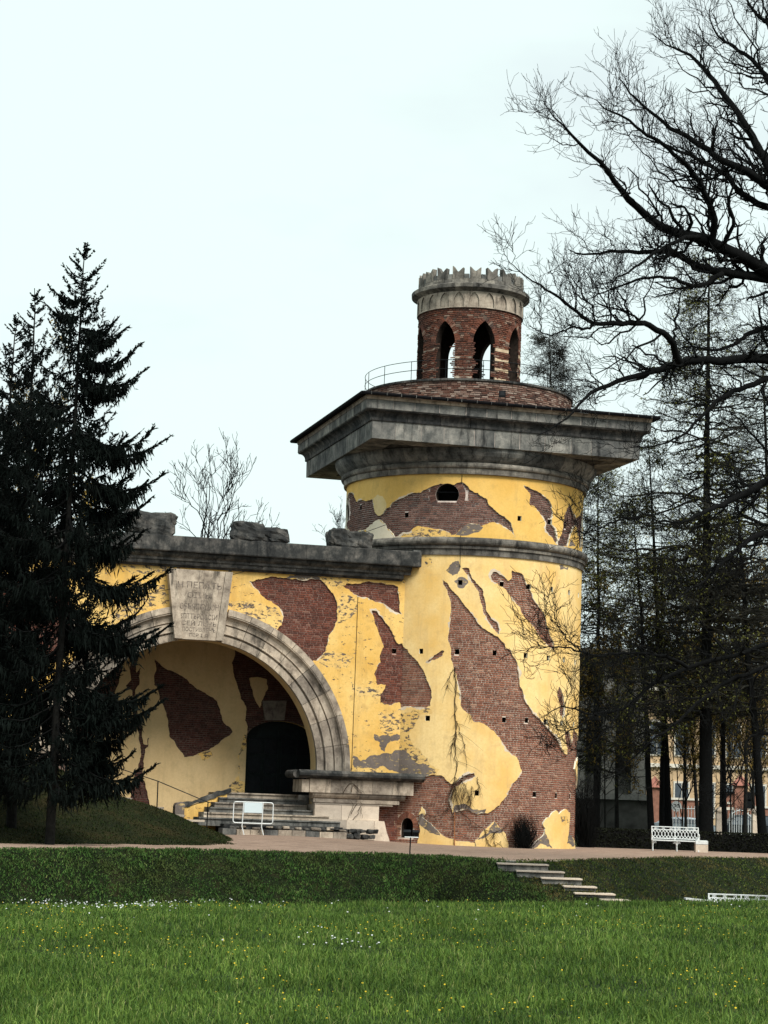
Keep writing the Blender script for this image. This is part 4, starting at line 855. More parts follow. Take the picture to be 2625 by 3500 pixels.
# ------------------------------------------------------------------ terrain
def Yc(X): return np.interp(X, [-30, -6.6, 9, 40], [26, 38, 48, 60])
def zc(X): return np.interp(X, [-30, -6.6, 9, 40], [-.70, -.66, -.45, -.45])
def Yt(X): return np.interp(X, [-60, -9.1, -7, 1.1, 3.0, 3.9, 5.1, 10.5, 14.7, 40], [46, 52.7, 57.5, 63, 60.6, 60.6, 61.8, 75, 79.7, 92])
def Yf(X): return Yt(X) - np.interp(X, [-9, 1, 3.5, 5, 10], [4.2, 4.2, 5.5, 7, 9])
def Yd(X): return Yc(X) + 6
ZF = -1.80
def sst(t): t = np.clip(t, 0, 1); return t * t * (3 - 2 * t)
def bump0(X, Y): return .2 * np.exp(-((X + 3.5) / 4.5) ** 2) * np.clip((Y - 66) / 10, 0, 1)
def terr(X, Y):
    X = np.asarray(X, float); Y = np.asarray(Y, float)
    c, d, f, t = Yc(X), Yd(X), Yf(X), Yt(X)
    z1 = -.40 + (zc(X) + .40) * np.clip((Y - 14) / (c - 14), 0, 1) + .025 * np.sin(X * 1.7 + Y * .4) * np.sin(Y * .6)
    z2 = zc(X) + (ZF - zc(X)) * sst((Y - c) / (d - c))
    z4 = ZF * (1 - sst((Y - f) / (t - f)) * .35 - np.clip((Y - f) / (t - f), 0, 1) * .65)
    z4 = z4 + .09 * np.sin(X * 1.3 + .5 * np.sin(Y)) * np.sin(math.pi * np.clip((Y - f) / (t - f), 0, 1))
    lx = np.interp(Y, [55.9, 59.4], [5.95, 3.75]); wst = np.clip((2.1 - np.abs(X - lx)) / .9, 0, 1) * np.clip((Y - 55.2) / .5, 0, 1) * (Y < t)
    z4 = z4 * (1 - wst) + wst * np.interp(Y, [55.9, 59.6, 60.3], [-1.02, -.22, -.03])
    return np.where(Y < c, z1, np.where(Y < d, z2, np.where(Y < f, ZF, np.where(Y < t, z4, bump0(X, Y)))))
XS = np.unique(np.concatenate([np.linspace(-160, -16, 25), np.linspace(-16, 20, 181), np.linspace(20, 160, 25)]))
def ground(name, ya, yb, n, mat, inner=None):
    a, b_ = ya(XS), yb(XS); t = np.linspace(0, 1, n)
    X = np.tile(XS, (n, 1)); Y = a[None] + (b_ - a)[None] * t[:, None]
    e = 1e-4; Yq = np.clip(Y, a[None] + e, b_[None] - e)
    Z = terr(X, Yq); nx = len(XS); i = np.arange(n - 1)[:, None] * nx; j = np.arange(nx - 1)[None]
    Q = np.stack([i + j, i + j + 1, i + nx + j + 1, i + nx + j], -1).reshape(-1, 4)
    o = link(name, mesh_np(name, np.stack([X, Y, Z], -1).reshape(-1, 3), Q, None, [mat], None, True)); o['kind'] = 'structure'; return o
cst = lambda v: (lambda X: np.full(len(X), float(v)))
ground('meadow', cst(-40), Yd, 120, M['soil'])
ground('lower_path', Yd, Yf, 3, M['gravel'])
ground('bank', Yf, Yt, 26, M['banksoil'])
ground('gravel_path', Yt, cst(93), 40, M['gravel'])
ground('lawn', cst(93), cst(600), 12, M['lawn'])
# grassy mound on the left
gX = [-60, -13.0, -10.9, -9.1, -6.6, -5.0, -4.5]; gZ = [5, 2.78, 2.38, 1.60, .78, .14, -.12]
def mound_h(X, Y):
    sh = np.interp(Y, [64, 73, 80], [.25, 0, -1.4]); toe = np.interp(X, [-60, -9.7, -4.6], [55, 59.5, 67.0])
    g = np.interp(X - sh, gX, gZ)
    return np.where(Y < toe, -.1, g * sst((Y - toe) / (74.5 - toe)) - .02) + .04 * np.sin(2.1 * X + Y) * np.sin(1.3 * Y)
mx = np.concatenate([np.linspace(-60, -16, 12), np.linspace(-15.5, -4.2, 90)]); my = np.linspace(54.5, 84, 90)
MX, MY = np.meshgrid(mx, my); MZ = bump0(MX, MY) + mound_h(MX, MY); nx = len(mx)
i = np.arange(len(my) - 1)[:, None] * nx; j = np.arange(nx - 1)[None]
Q = np.stack([i + j, i + j + 1, i + nx + j + 1, i + nx + j], -1).reshape(-1, 4)
Q = Q[(MZ.ravel() - bump0(MX, MY).ravel())[Q].max(1) > -.06]
mo = link('grass_mound', mesh_np('grass_mound', np.stack([MX, MY, MZ], -1).reshape(-1, 3), Q, None, [M['moundsoil']], None, True)); mo['kind'] = 'structure'
def gz(X, Y): return float(max(terr(X, Y), bump0(X, Y) + mound_h(np.array(X), np.array(Y)))) if X < -4.2 and 54.5 < Y < 84 else float(terr(X, Y))

# grass blades -------------------------------------------------------
def blades(name, X, Y, Z, h, w, mat, lean=.35, slopeN=None, label=None):
    n = len(X); a = rng.random(n) * 2 * math.pi; l = rng.normal(0, lean, (n, 2))
    d = np.c_[np.cos(a), np.sin(a), 0 * a] * (w / 2)[:, None]
    p0 = np.c_[X, Y, Z]; off = np.c_[l * h[:, None], 0 * h]
    V = np.stack([p0 - d, p0 + d, p0 + off * .35 + np.c_[0 * h, 0 * h, h * .6] + d * .7, p0 + off * .35 + np.c_[0 * h, 0 * h, h * .6] - d * .7, p0 + off + np.c_[0 * h, 0 * h, h * (1 - .25 * np.abs(l).sum(1).clip(0, 2))]], 1)
    b = np.arange(n)[:, None] * 5
    Q = b + np.array([[0, 1, 2, 3]]); T = b + np.array([[3, 2, 4]])
    o = link(name, mesh_np(name, V.reshape(-1, 3), Q, T, [mat])); tag(o, label, None, None, 'stuff'); return o
def scatter_view(n, y0, y1, margin=1.1, pw=1.0):
    t = rng.random(n) ** pw; Y = y0 + (y1 - y0) * t; hw = 1312.5 / FPX * Y * margin
    return rng.uniform(-1, 1, n) * hw + .3 * Y / 60, Y
X, Y = scatter_view(250000, 14.5, 50, 1.10, 1.3); Xo = rng.uniform(-20, 22, 120000); Yo = rng.uniform(13, 50, 120000); ko = np.abs(Xo - .3 * Yo / 60) > 1312.5 / FPX * Yo * 1.09; X = np.r_[X, Xo[ko]]; Y = np.r_[Y, Yo[ko]]
k = Y < Yc(X) + 1.2; X, Y = X[k], Y[k]
clump = np.sin(X * 2.3 + 1.3 * np.sin(Y * 1.1)) * np.sin(Y * 1.7 + X) ; h = (.072 + .04 * rng.random(len(X)) + .03 * clump) * rng.uniform(.5, 1.35, len(X)) * np.where(rng.random(len(X)) < .08, 1.6, 1) * (1 + .35 * np.clip(np.sin(X * .83 + 2) * np.sin(Y * .61 + X * .37), -.6, 1))
blades('meadow_grass', X, Y, terr(X, Y) - .01, np.maximum(h, .03), rng.uniform(.004, .010, len(X)) * (1 + (Y - 15) / 40), M['grass'], .4)
# bank cover: leafy on the left, mossy on the right
X, Y = scatter_view(420000, 46, 68, 1.45)
f_, t_ = Yf(X), Yt(X); edge = .10 + .28 * np.abs(np.sin(X * 2.7) * np.sin(X * 1.1 + 2)) + rng.random(len(X)) ** 3 * .5; k = (Y > f_ + .3) & (Y < t_ + edge) & (X < np.interp(Y, [55.5, 59.5], [5.2, 3.5]) + rng.normal(0, .28, len(X))); X, Y = X[k], Y[k]
lump = .5 + .5 * np.sin(X * 3.1 + 2 * np.sin(Y * 2.3)) * np.sin(Y * 3.7 + X * .7)
blades('ground_ivy', X, Y, terr(X, Y) + .05 * lump * (Y < Yt(X) - .3), (.035 + .06 * rng.random(len(X))) * (.5 + lump), rng.uniform(.012, .034, len(X)), M['bankgrass'], .9)
X, Y = scatter_view(210000, 54, 84, 1.4)
k = (Y > Yf(X) + .3) & (Y < Yt(X) + .1 + rng.random(len(X)) ** 3 * .6) & (X > 4.0); X, Y = X[k], Y[k]
blades('mossy_turf', X, Y, terr(X, Y) - .005, .03 + .06 * rng.random(len(X)), rng.uniform(.015, .035, len(X)), M['mossgrass'], .9)
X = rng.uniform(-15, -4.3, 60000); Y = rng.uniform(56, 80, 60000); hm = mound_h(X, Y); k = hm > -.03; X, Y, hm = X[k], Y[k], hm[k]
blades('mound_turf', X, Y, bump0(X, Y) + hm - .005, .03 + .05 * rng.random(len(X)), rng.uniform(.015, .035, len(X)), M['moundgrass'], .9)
# dandelions and white anemones
def flowers(name, X, Y, r_, stem, mat, petals, label):
    mb = MB()
    for x, y in zip(X, Y):
        z = float(terr(x, y)); r0 = r_ * random.uniform(.7, 1.2); top = np.array([x + random.uniform(-.03, .03), y, z + stem * random.uniform(.6, 1.2)])
        n = petals; tilt = random.uniform(-.9, .2)
        P = [top + np.array([r0 * math.cos(a), r0 * math.sin(a) * .9, -r0 * math.sin(a) * tilt * .8]) for a in np.arange(n) * 2 * math.pi / n]
        mb.add(P + [top + np.array([0, -.2 * r0, r0 * .5]), top - np.array([0, 0, r0 * .5])], (), [(i, (i + 1) % n, n) for i in range(n)] + [((i + 1) % n, i, n + 1) for i in range(n)])
        pass
    o = mb.build(name, mat); o['kind'] = 'stuff'; return o
X, Y = scatter_view(1700, 15, 47, 1.05, .8); k = (Y < Yc(X) - .3) & (rng.random(len(Y)) < np.clip((Y - 12) / 10, 0, 1)) & (np.sin(X * .9 + 1) * np.sin(Y * .45 + X * .3) > .02 + rng.normal(0, .22, len(X))); X, Y = X[k], Y[k]
flowers('dandelions', X, Y, .0095, .10, M['dandelion'], 7, None)
X1 = np.concatenate([rng.normal(-4.6, .75, 100), rng.uniform(-6.6, -1.6, 40)]); Y1 = Yc(X1) - rng.random(len(X1)) ** 2 * 3.2 - .05
X2 = rng.normal(-.35, .45, 24); Y2 = rng.normal(27.5, 1.0, 24); X3 = rng.uniform(-6, 9, 26); Y3 = Yc(X3) - rng.random(26) * 8 - .3
flowers('white_anemones', np.concatenate([X1, X2, X3]), np.concatenate([Y1, Y2, Y3]), .015, .12, M['petal'], 6, None)

# ------------------------------------------------------------------ garden steps down the bank
gs = empty('garden_steps', tuple(at(1900, 3000, 57.5)), 'pale stone garden steps cut through the grassy bank, going down to the meadow', 'steps')
sl_ = [1700, 1765, 1850, 1926, 1964, 2054]; sr_ = [1876, 1930, 1990, 2040, 2103, 2153]; sy_ = [2947, 2972, 2996, 3024, 3048, 3070]
for i in range(6):
    Yi = 59.4 - .62 * i; a = at(sl_[i], sy_[i], Yi); b_ = at(sr_[i], sy_[i] + 5, Yi); z = (a[2] + b_[2]) / 2
    mb = MB(); c = (a + b_) / 2; mb.box((c[0], Yi + .30, z - .04), (b_[0] - a[0], .80, .035)); mb.build('tread', M['stone_white'], gs)
    mb = MB(); mb.box((c[0], Yi + .42, z - .58), (b_[0] - a[0] - .04, .9, 1.0)); mb.build('riser', M['stone'], gs)

# ------------------------------------------------------------------ small things on the terrace
FY = 63.3; fp = at(1400, 2925, FY); fz = gz(fp[0], FY)
fl2 = empty('garden_floodlight', (fp[0], FY, fz), 'twin black floodlight on a short post at the edge of the grass bank', 'floodlight')
mb = MB(); mb.tube([(fp[0], FY, fz - .1), (fp[0] + .012, FY, fz + .50)], .022, 6); mb.build('post', M['dark'], fl2)
mb = MB(); mb.tube([(fp[0] - .16, FY, fz + .50), (fp[0] + .24, FY, fz + .50)], .02, 5); mb.build('crossbar', M['whitemetal'], fl2)
for dx, w in ((-.09, .22), (.16, .19)):
    mb = MB(); ax = [np.array([1, 0, 0]), np.array([0, math.cos(.5), math.sin(.5)]), np.array([0, -math.sin(.5), math.cos(.5)])]
    mb.box((fp[0] + dx, FY + .08, fz + .60), (w, .14, .19), ax); o = mb.build('lamp_head', M['dark'], fl2)
    mb = MB(); mb.box((fp[0] + dx, FY + .08 + .075, fz + .64), (w * .8, .012, .15), ax); mb.build('lamp_glass', simple('dark_glass', (.04, .045, .05), .15), o)

bp = at(*EE((735, 690)), 79.2); bz = gz(bp[0], 79.2); bp[2] = bz
bar = empty('crowd_barrier', tuple(bp), 'white tubular crowd barrier with a blank board standing before the entrance steps', 'barrier')
bw, bh, rt_ = 1.44, .76, .022; z0 = bp[2] + .42; xa = bp[0] - .76; sk = np.array([1, .04, 0])
def bpnt(u, v): return np.array([xa + u, bp[1] + .08 * u, z0 + v])
rc = .09; outl = []
for cx_, cz_, a0 in ((rc, rc, 180), (bw - rc, rc, 270), (bw - rc, bh - rc, 0), (rc, bh - rc, 90)):
    for a in np.linspace(a0, a0 + 90, 5): outl.append(bpnt(cx_ + rc * math.cos(rad(a)), cz_ + rc * math.sin(rad(a))))
mb = MB(); mb.tube(outl + [outl[0]], rt_, 6); mb.build('frame', M['whitemetal'], bar)
for u in (.36, 1.07):
    mb = MB(); mb.tube([bpnt(u, bh), bpnt(u - .02, 0), bpnt(u - .03, -.12), bpnt(u + .06, -.43)], rt_ * .95, 6); mb.build('upright', M['whitemetal'], bar)
    mb = MB(); mb.tube([bpnt(u - .03, -.12) + (0, .03, 0), bpnt(u - .17, -.38) + (0, .3, 0)], rt_ * .7, 5); mb.build('foot', M['stone'], bar)
mb = MB(); c = bpnt(.715, .56); mb.box(c + (0, -.01, 0), (.66, .02, .36), [np.array([.9968, .08, 0]), np.array([-.08, .9968, 0]), np.array([0, 0, 1.])]); mb.build('board', M['board'], bar)

def make_bench(loc, rz, label):
    b = empty('park_bench', (0, 0, 0), label, 'bench', 'white cast iron park benches')
    W_ = 1.88; wm = M['white']
    for i in range(4):
        mb = MB(); mb.box((0, -.20 + i * .135, .425 + .004 * i), (W_, .115, .035)); mb.build('seat_slat', wm, b)
    def backp(x, z): return np.array([x, .27 + (z - .45) * .22, z])
    mb = MB()
    for z, r_ in ((.97, .022), (.865, .015), (.50, .017)): mb.tube([backp(-W_ / 2 - .02, z), backp(W_ / 2 + .02, z)], r_, 5)
    for x in (-W_ / 2, 0, W_ / 2): mb.tube([backp(x, .40), backp(x, .97)], .026 if x else .022, 5)
    mb.build('back_frame', wm, b)
    for half in (-1, 1):
        x0 = -W_ / 2 if half < 0 else 0
        mb = MB()
        for i in range(3):
            xc = x0 + W_ / 2 * (i + .5) / 3
            for s_ in (-1, 1): mb.tube([backp(xc - .045 * s_, .87), backp(xc, .917), backp(xc + .045 * s_, .965)], .009, 4); mb.tube([backp(xc + .05 * s_, .87), backp(xc + .05 * s_, .965)], .007, 4)
        mb.build('cross_ornament', wm, b)
        mb = MB(); n = 7
        for i in range(n + 1):
            for s_ in (-1, 1):
                xs = x0 + W_ / 2 * i / n
                pts = [backp(np.clip(xs + s_ * W_ / 2 / n * 1.0 * math.sin(math.pi * t) , x0, x0 + W_ / 2), .50 + .365 * t) for t in np.linspace(0, 1, 9)]
                mb.tube(pts, .014, 4)
        mb.build('lattice', wm, b)
    for x in (-W_ / 2 + .02, .05, W_ / 2 - .02):
        for y, dy in ((-.24, -.05), (.24, .06)):
            mb = MB(); mb.tube([(x, y, .42), (x, y * .8, .30), (x, y * .95, .15), (x, y + dy, .0)], [.03, .022, .018, .022], 5)
            for s_ in (-1, 1):
                if abs(x + s_ * .1) < W_ / 2: mb.tube([(x, y, .22), (x + s_ * .05, y, .33), (x + s_ * .10, y, .37), (x + s_ * .13, y, .34), (x + s_ * .11, y, .31)], .011, 4)
            mb.build('leg', wm, b)
    for x in (-W_ / 2 - .01, W_ / 2 + .01):
        mb = MB(); sp = [(x, -.10 + .10 * math.cos(a) * (1 - a / 16), .58 + .10 * math.sin(a) * (1 - a / 16)) for a in np.linspace(math.pi * 2.9, 0.0, 20)]
        sp = [(x, .30, .60), (x, .15, .69), (x, -.02, .71), (x, -.14, .67), (x, -.21, .58), (x, -.18, .50), (x, -.10, .48), (x, -.06, .54), (x, -.10, .58)]
        mb.tube(sp, .02, 5); mb.tube([(x, -.20, .56), (x, -.23, .44)], .018, 5); mb.build('armrest', wm, b)
    return b
def place(root, loc, rz):
    root.matrix_world = Matrix.Translation(loc) @ Matrix.Rotation(rz, 4, 'Z')
bpos = at(2308, 2908, 88.4)
bench = make_bench(None, 0, 'white cast iron bench with a lattice back in front of the clipped hedge'); place(bench, (bpos[0], 88.4, gz(bpos[0], 88.4)), rad(-4))
b2 = bench.copy(); COL.objects.link(b2)
for ch in list(bench.children):
    c = ch.copy(); COL.objects.link(c); c.parent = b2
p2 = at(2540, 3070, 63.0); place(b2, (p2[0], 63.0, ZF), rad(-1)); b2['label'] = 'white bench sunk behind the meadow edge, only the top rail of its back showing'
q1 = at(*Z7((808, 1405)), 63.2)
o = MB(); o.box((0, 0, 0), (.95, .45, .05), [np.array([math.cos(.07), 0, -math.sin(.07)]), np.array([0, 1, 0]), np.array([math.sin(.07), 0, math.cos(.07)])])
o.box((-.3, .1, -.45), (.12, .3, .86)); o.box((.3, .1, -.45), (.12, .3, .86))
ws = o.build('stone_slab', M['white']); ws.location = q1; tag(ws, 'low white slab on two supports beside the sunken bench at the meadow edge', 'slab')
bx = at(*Z7((810, 795)), 88.2); z_ = gz(bx[0], 88.2)
st = empty('stone_bin', (bx[0], 88.2, z_), 'squat white stone block with a lid slab beside the white bench', 'stone block')
mb = MB(); mb.box((bx[0], 88.3, z_ + .15), (.50, .46, .32)); mb.build('body', M['stone_white'], st)
mb = MB(); mb.box((bx[0], 88.3, z_ + .39), (.50, .47, .13)); mb.box((bx[0], 88.3, z_ + .465), (.44, .40, .03)); mb.build('lid', M['white'], st)

# railing and slabs on the mound
mr = empty('mound_railing', tuple(at(540, 2780, 77)), 'thin black handrail on posts descending the grass mound to the entrance steps', 'railing')
pp = [(385, 2620, 2712), (537, 2670, 2750), (708, 2742, 2800)]
tops = []
for px, yt_, yb in pp:
    P = at(px, yb, 76.0); T_ = at(px + 3, yt_, 76.0); mb = MB(); mb.tube([P - (0, 0, .3), T_], .022, 5); mb.build('post', M['dark'], mr); tops.append(T_)
mb = MB(); mb.tube([at(250, 2590, 76.)] + tops + [at(724, 2744, 75.8), at(727, 2752, 75.7), at(716, 2758, 75.7)], .017, 5); mb.build('handrail', M['dark'], mr)
for i, (px, py) in enumerate([(318, 2688), (420, 2728), (528, 2761), (600, 2786), (668, 2805)]):
    P = at(px, py, 76.6); o = MB(); o.box((0, 0, 0), (.62, .4, .07)); o = o.build('stone_step', M['stone_white']); o.location = P; o.rotation_euler = (0, .05 * (i % 2), 0)
    tag(o, ['stone tread at the top of the mound path under the spruce boughs', 'stone tread left of the second railing post', 'stone tread at the foot of the middle railing post', 'stone tread against the low wall end post', 'lowest stone tread of the mound path, beside the steps'][i], 'stone step', 'stone treads along the mound railing')

# cable crossing in front of the wing
cb = MB(); ca = at(200, 2078, 79.0); cbp = at(1318, 1794, 82.3); pts = []
for t in np.linspace(0, 1, 25): pts.append(ca * (1 - t) + cbp * t - np.array([0, 0, .42 * math.sin(math.pi * t)]))
cb.tube(pts, .011, 4); o = cb.build('overhead_cable', M['dark']); tag(o, 'thin dark cable sagging across the gateway from the spruce to the tower', 'cable')

# ------------------------------------------------------------------ vines and the dry bush against the tower
vt = Tubes()
def wallpath(ptsT3, off=.03): return np.array([map_cyl([s], [z], -off)[0] for s, z in [cyl_hit(T3(p)) for p in ptsT3]])
def wiggle(P, n, amp):
    t = np.linspace(0, len(P) - 1, n); Q = np.stack([np.interp(t, np.arange(len(P)), P[:, k]) for k in range(3)], 1); w = rng.normal(0, amp, (n, 3)); w[:, 1] *= .3; return Q + w
main = [[(650,150),(662,250),(655,400),(662,520),(655,640),(668,780),(640,900)], [(655,300),(700,330),(740,360),(760,480)], [(660,470),(690,560),(715,640),(725,760)], [(660,560),(640,640),(620,700)],
 [(640,880),(700,840),(760,815)], [(640,880),(620,960),(610,1060)], [(645,880),(660,960),(680,1050)], [(650,900),(700,860),(745,960),(755,1020)], [(790,840),(805,900),(800,940)],
 [(620,1040),(540,1090),(460,1070),(420,1080)], [(690,1060),(760,1120),(840,1170),(900,1190),(960,1170),(1000,1120)], [(840,1170),(860,1260),(890,1280),(940,1250)], [(900,1190),(900,1270)],
 [(655,150),(620,200),(600,290)]]
Ls = []
for p in main:
    P = wiggle(wallpath(p), 24, .022); Ls.append(P)
vt.add(np.array(Ls), np.tile(np.linspace(.012, .005, 24), (len(Ls), 1)), 4)
big_ = [wiggle(wallpath(main[0]), 30, .02)]
vt.add(np.array(big_), np.tile(np.linspace(.015, .012, 30), (1, 1)), 4)
tw_ = []
for i in range(150):
    b_ = Ls[rng.integers(len(Ls))][rng.integers(2, 24)]; L = rng.uniform(.2, .7); u = np.linspace(0, 1, 5)[:, None]
    d = np.array([rng.normal(0, .5), rng.normal(-.12, .08), -rng.uniform(.1, 1.)]); tw_.append(b_ + u * d * L + u ** 2 * np.array([0, 0, -.15]) * L + rng.normal(0, .012, (5, 3)))
for i in range(60):                                         # tangled skirt under the ledge
    b_ = map_cyl([cyl_hit(T3((rng.uniform(615, 770), rng.uniform(880, 950))))[0]], [cyl_hit(T3((650, rng.uniform(880, 960))))[1]], -.06)[0]; L = rng.uniform(.3, .75); u = np.linspace(0, 1, 5)[:, None]
    tw_.append(b_ + u * np.array([rng.normal(0, .22), -.12, -1.]) * L + rng.normal(0, .02, (5, 3)))
vt.add(np.array(tw_), np.tile(np.linspace(.008, .003, 5), (len(tw_), 1)), 3)
o = vt.build('dry_vine', M['vine']); tag(o, 'leafless brown vine climbing and trailing down the yellow tower front', 'vine')
vt = Tubes(); Ls = []
for p in [(610,380),(640,560),(690,640),(620,800)], [(660,740),(720,640),(750,600),(820,640)], [(745,700),(770,640),(795,780)], [(680,800),(740,740),(760,700)]:
    Ls.append(wiggle(np.array([WP(*(lambda s, z: (s, -.46, z))(*wall_hit(DD(q_), -.45))) for q_ in p]), 12, .012))
for p in [(570,500),(640,390),(690,390),(760,460),(820,500)], [(665,490),(680,400)], [(690,400),(720,430),(780,500)]:
    Ls.append(wiggle(np.array([WP(*(lambda s, z: (s, -.68, z))(*wall_hit(DD(q_), -.66))) for q_ in p]), 12, .012))
vt.add(np.array(Ls), np.tile(np.linspace(.013, .006, 12), (len(Ls), 1)), 4)
o = vt.build('dry_creeper', M['vine']); tag(o, 'thin bare creeper stems on the pale stone pedestal right of the steps', 'vine')
pipe = MB(); P = wallpath([(652, 1060), (651, 1286)], .04); pipe.tube(P, .022, 6); o = pipe.build('drain_pipe', simple('rusty_pipe', (.30, .13, .06), .7)); tag(o, 'thin rusty vertical pipe at the tower foot below the vine', 'pipe')
s_, z__ = cyl_hit(T3((1050, 1270))); c = map_cyl([s_], [0.], -.45)[0]
def twig_ball(c, rx, rz_, n, seed, mat, name):
    r = np.random.default_rng(seed); vt = Tubes(); a = r.random(n) * 2 * math.pi; u = np.linspace(0, 1, 6)[None, :, None]
    base = c + np.c_[r.normal(0, rx * .25, n), r.normal(0, rx * .2, n), 0 * a]
    tip = c + np.c_[np.cos(a) * rx * np.sqrt(r.random(n)), np.sin(a) * rx * .7 * np.sqrt(r.random(n)), rz_ * r.uniform(.45, 1.05, n)]
    P = base[:, None] * (1 - u) + tip[:, None] * u; P[:, :, :2] += (np.sin(u * math.pi) * r.normal(0, rx * .35, (n, 1, 2))); P += r.normal(0, .015, P.shape) * u
    vt.add(P, np.tile(np.linspace(.009, .003, 6), (n, 1)), 3); return vt.build(name, mat)
o = twig_ball(c, .50, 1.28, 420, 5, M['twig'], 'bare_bush'); tag(o, 'round tangled leafless bush growing against the tower foot', 'bush')
c = at(2000, 2880, 91.0); c[2] = 0
o = twig_ball(c, .6, 3.0, 420, 6, M['bark'], 'dry_shrub'); tag(o, 'tall dark thicket of bare stems behind the right edge of the tower', 'shrub')

# hedge --------------------------------------------------------------
ha, hb = at(1985, 2850, 92.0), at(2760, 2900, 92.0)
hx0, hx1 = ha[0], hb[0] + 6
hedge = empty('clipped_hedge', ((hx0 + hx1) / 2, 92, 0), 'long low dark clipped hedge behind the white bench', 'hedge')
mb = MB(); mb.box(((hx0 + hx1) / 2, 92.4, .36), (hx1 - hx0, .8, .74)); mb.build('branches', M['twig'], hedge)
n = 9000; X = rng.uniform(hx0, hx1, n); Z = rng.random(n) * .80; top = rng.random(n) < .3; Z[top] = .76 + rng.random(top.sum()) * .06; Y = np.where(top, rng.uniform(91.95, 92.8, n), 91.97 + rng.random(n) * .05)
s2 = rng.uniform(.03, .07, n); a = rng.normal(0, 1, (n, 3)); a /= np.linalg.norm(a, axis=1)[:, None]; b3 = np.cross(a, rng.normal(0, 1, (n, 3))); b3 /= np.linalg.norm(b3, axis=1)[:, None]
p = np.c_[X, Y, Z]; V = np.stack([p - a * s2[:, None], p + b3 * s2[:, None] * .6, p + a * s2[:, None], p - b3 * s2[:, None] * .6], 1)
o = link('foliage', mesh_np('foliage', V.reshape(-1, 3), (np.arange(n)[:, None] * 4 + np.arange(4)), None, [M['hedge']]), hedge); o['kind'] = 'stuff'

# ------------------------------------------------------------------ buildings beyond the trees
pav = empty('stone_pavilion', (at(2080, 2800, 112)[0], 112, 0), 'dark grey stone pavilion with pilasters hidden in the trees right of the tower', 'building')
px0, px1 = at(1900, 2500, 112)[0], at(2212, 2500, 112)[0]; gs_ = simple('grey_pavilion_stone', (.10, .105, .10), .9, 0, .35, 1.5)
def slab_(name, x0, x1, y0, y1, z0, z1, mat, parent):
    mb = MB(); mb.box(((x0 + x1) / 2, (y0 + y1) / 2, (z0 + z1) / 2), (x1 - x0, y1 - y0, z1 - z0)); return mb.build(name, mat, parent)
slab_('wall', px0, px1, 112, 120, 2.5, 9.3, gs_, pav); slab_('plinth', px0 - .1, px1 + .1, 111.8, 120, -.3, 2.2, simple('plinth_stone', (.06, .062, .058), .9, 0, .5, 1.3), pav); slab_('plinth_moulding', px0 - .25, px1 + .25, 111.6, 120, 2.203, 2.5, simple('grey_moulding', (.22, .225, .215), .9), pav)
slab_('cornice', px0 - .3, px1 + .4, 111.5, 120.3, 9.303, 9.65, simple('cornice_stone', (.16, .16, .155), .9), pav); slab_('cornice', px0 - .5, px1 + .6, 111.2, 120.5, 9.653, 9.95, simple('cornice_stone2', (.20, .20, .19), .9), pav)
for i in range(3):
    xx = px1 - .45 - i * 1.55; slab_('pilaster', xx - .35, xx + .35, 111.75, 112, 2.5, 9.3, simple('pale_pilaster', (.27, .27, .25), .9, 0, .3), pav)
    if i < 2: slab_('window', xx - 1.15, xx - .45, 111.9, 112, 3.6, 6.4, M['void'], pav)
pal = empty('far_palace', (at(2450, 2700, 165)[0], 165, 0), 'pale ochre palace facade with rows of windows far behind the trees', 'building')
ax0, ax1 = at(2190, 2600, 165)[0], at(2790, 2600, 165)[0]; oc_ = simple('ochre_facade', (.50, .36, .22), .9, 0, .2, .5); wh_ = simple('pale_trim', (.62, .58, .5), .8)
slab_('wall', ax0, ax1, 165, 180, 0, 11.0, oc_, pal); slab_('cornice', ax0 - .3, ax1, 164.4, 180, 11.003, 11.7, wh_, pal); slab_('string_course', ax0, ax1, 164.8, 165, 5.2, 5.5, wh_, pal)
slab_('roof', ax0, ax1, 165.2, 180, 11.703, 13.0, simple('grey_green_roof', (.16, .19, .18), .7), pal)
gl_ = simple('grey_window_glass', (.07, .085, .10), .2)
for r_ in range(2):
    for i in range(7):
        xx = ax0 + 1.2 + i * 1.95; z0 = 1.6 + r_ * 4.6
        f = slab_('window', xx - .62, xx + .62, 164.9, 165, z0 - .12, z0 + 2.6, wh_, pal); slab_('pane', xx - .5, xx - .03, 164.86, 164.9, z0, z0 + 2.45, gl_, f); slab_('pane', xx + .03, xx + .5, 164.86, 164.9, z0, z0 + 2.45, gl_, f)
bwl = empty('brick_boundary_wall', (at(2450, 2780, 140)[0], 140, 0), 'reddish brick boundary wall with capped piers and a wide gateway behind the hedge', 'wall')
rb = simple('red_brick_wall', (.25, .125, .09), .9, 0, .3, 3); wx = lambda px: at(px, 2780, 140)[0]
for a, b_, h in ((2200, 2390, 2.55), (2488, 2497, 2.4), (2562, 2720, 2.2)): slab_('wall_panel', wx(a), wx(b_), 140, 140.4, 0, h, rb, bwl); slab_('coping', wx(a) - .05, wx(b_) + .05, 139.93, 140.47, h + .002, h + .14, wh_, bwl)
slab_('gate_lintel', wx(2478), wx(2606), 140.05, 140.5, 2.2, 3.1, rb, bwl); slab_('gate_lintel_trim', wx(2482), wx(2565), 139.98, 140.05, 2.02, 2.2, wh_, bwl); slab_('gate_eave', wx(2476), wx(2608), 139.9, 140.6, 3.103, 3.2, M['dark'], bwl)
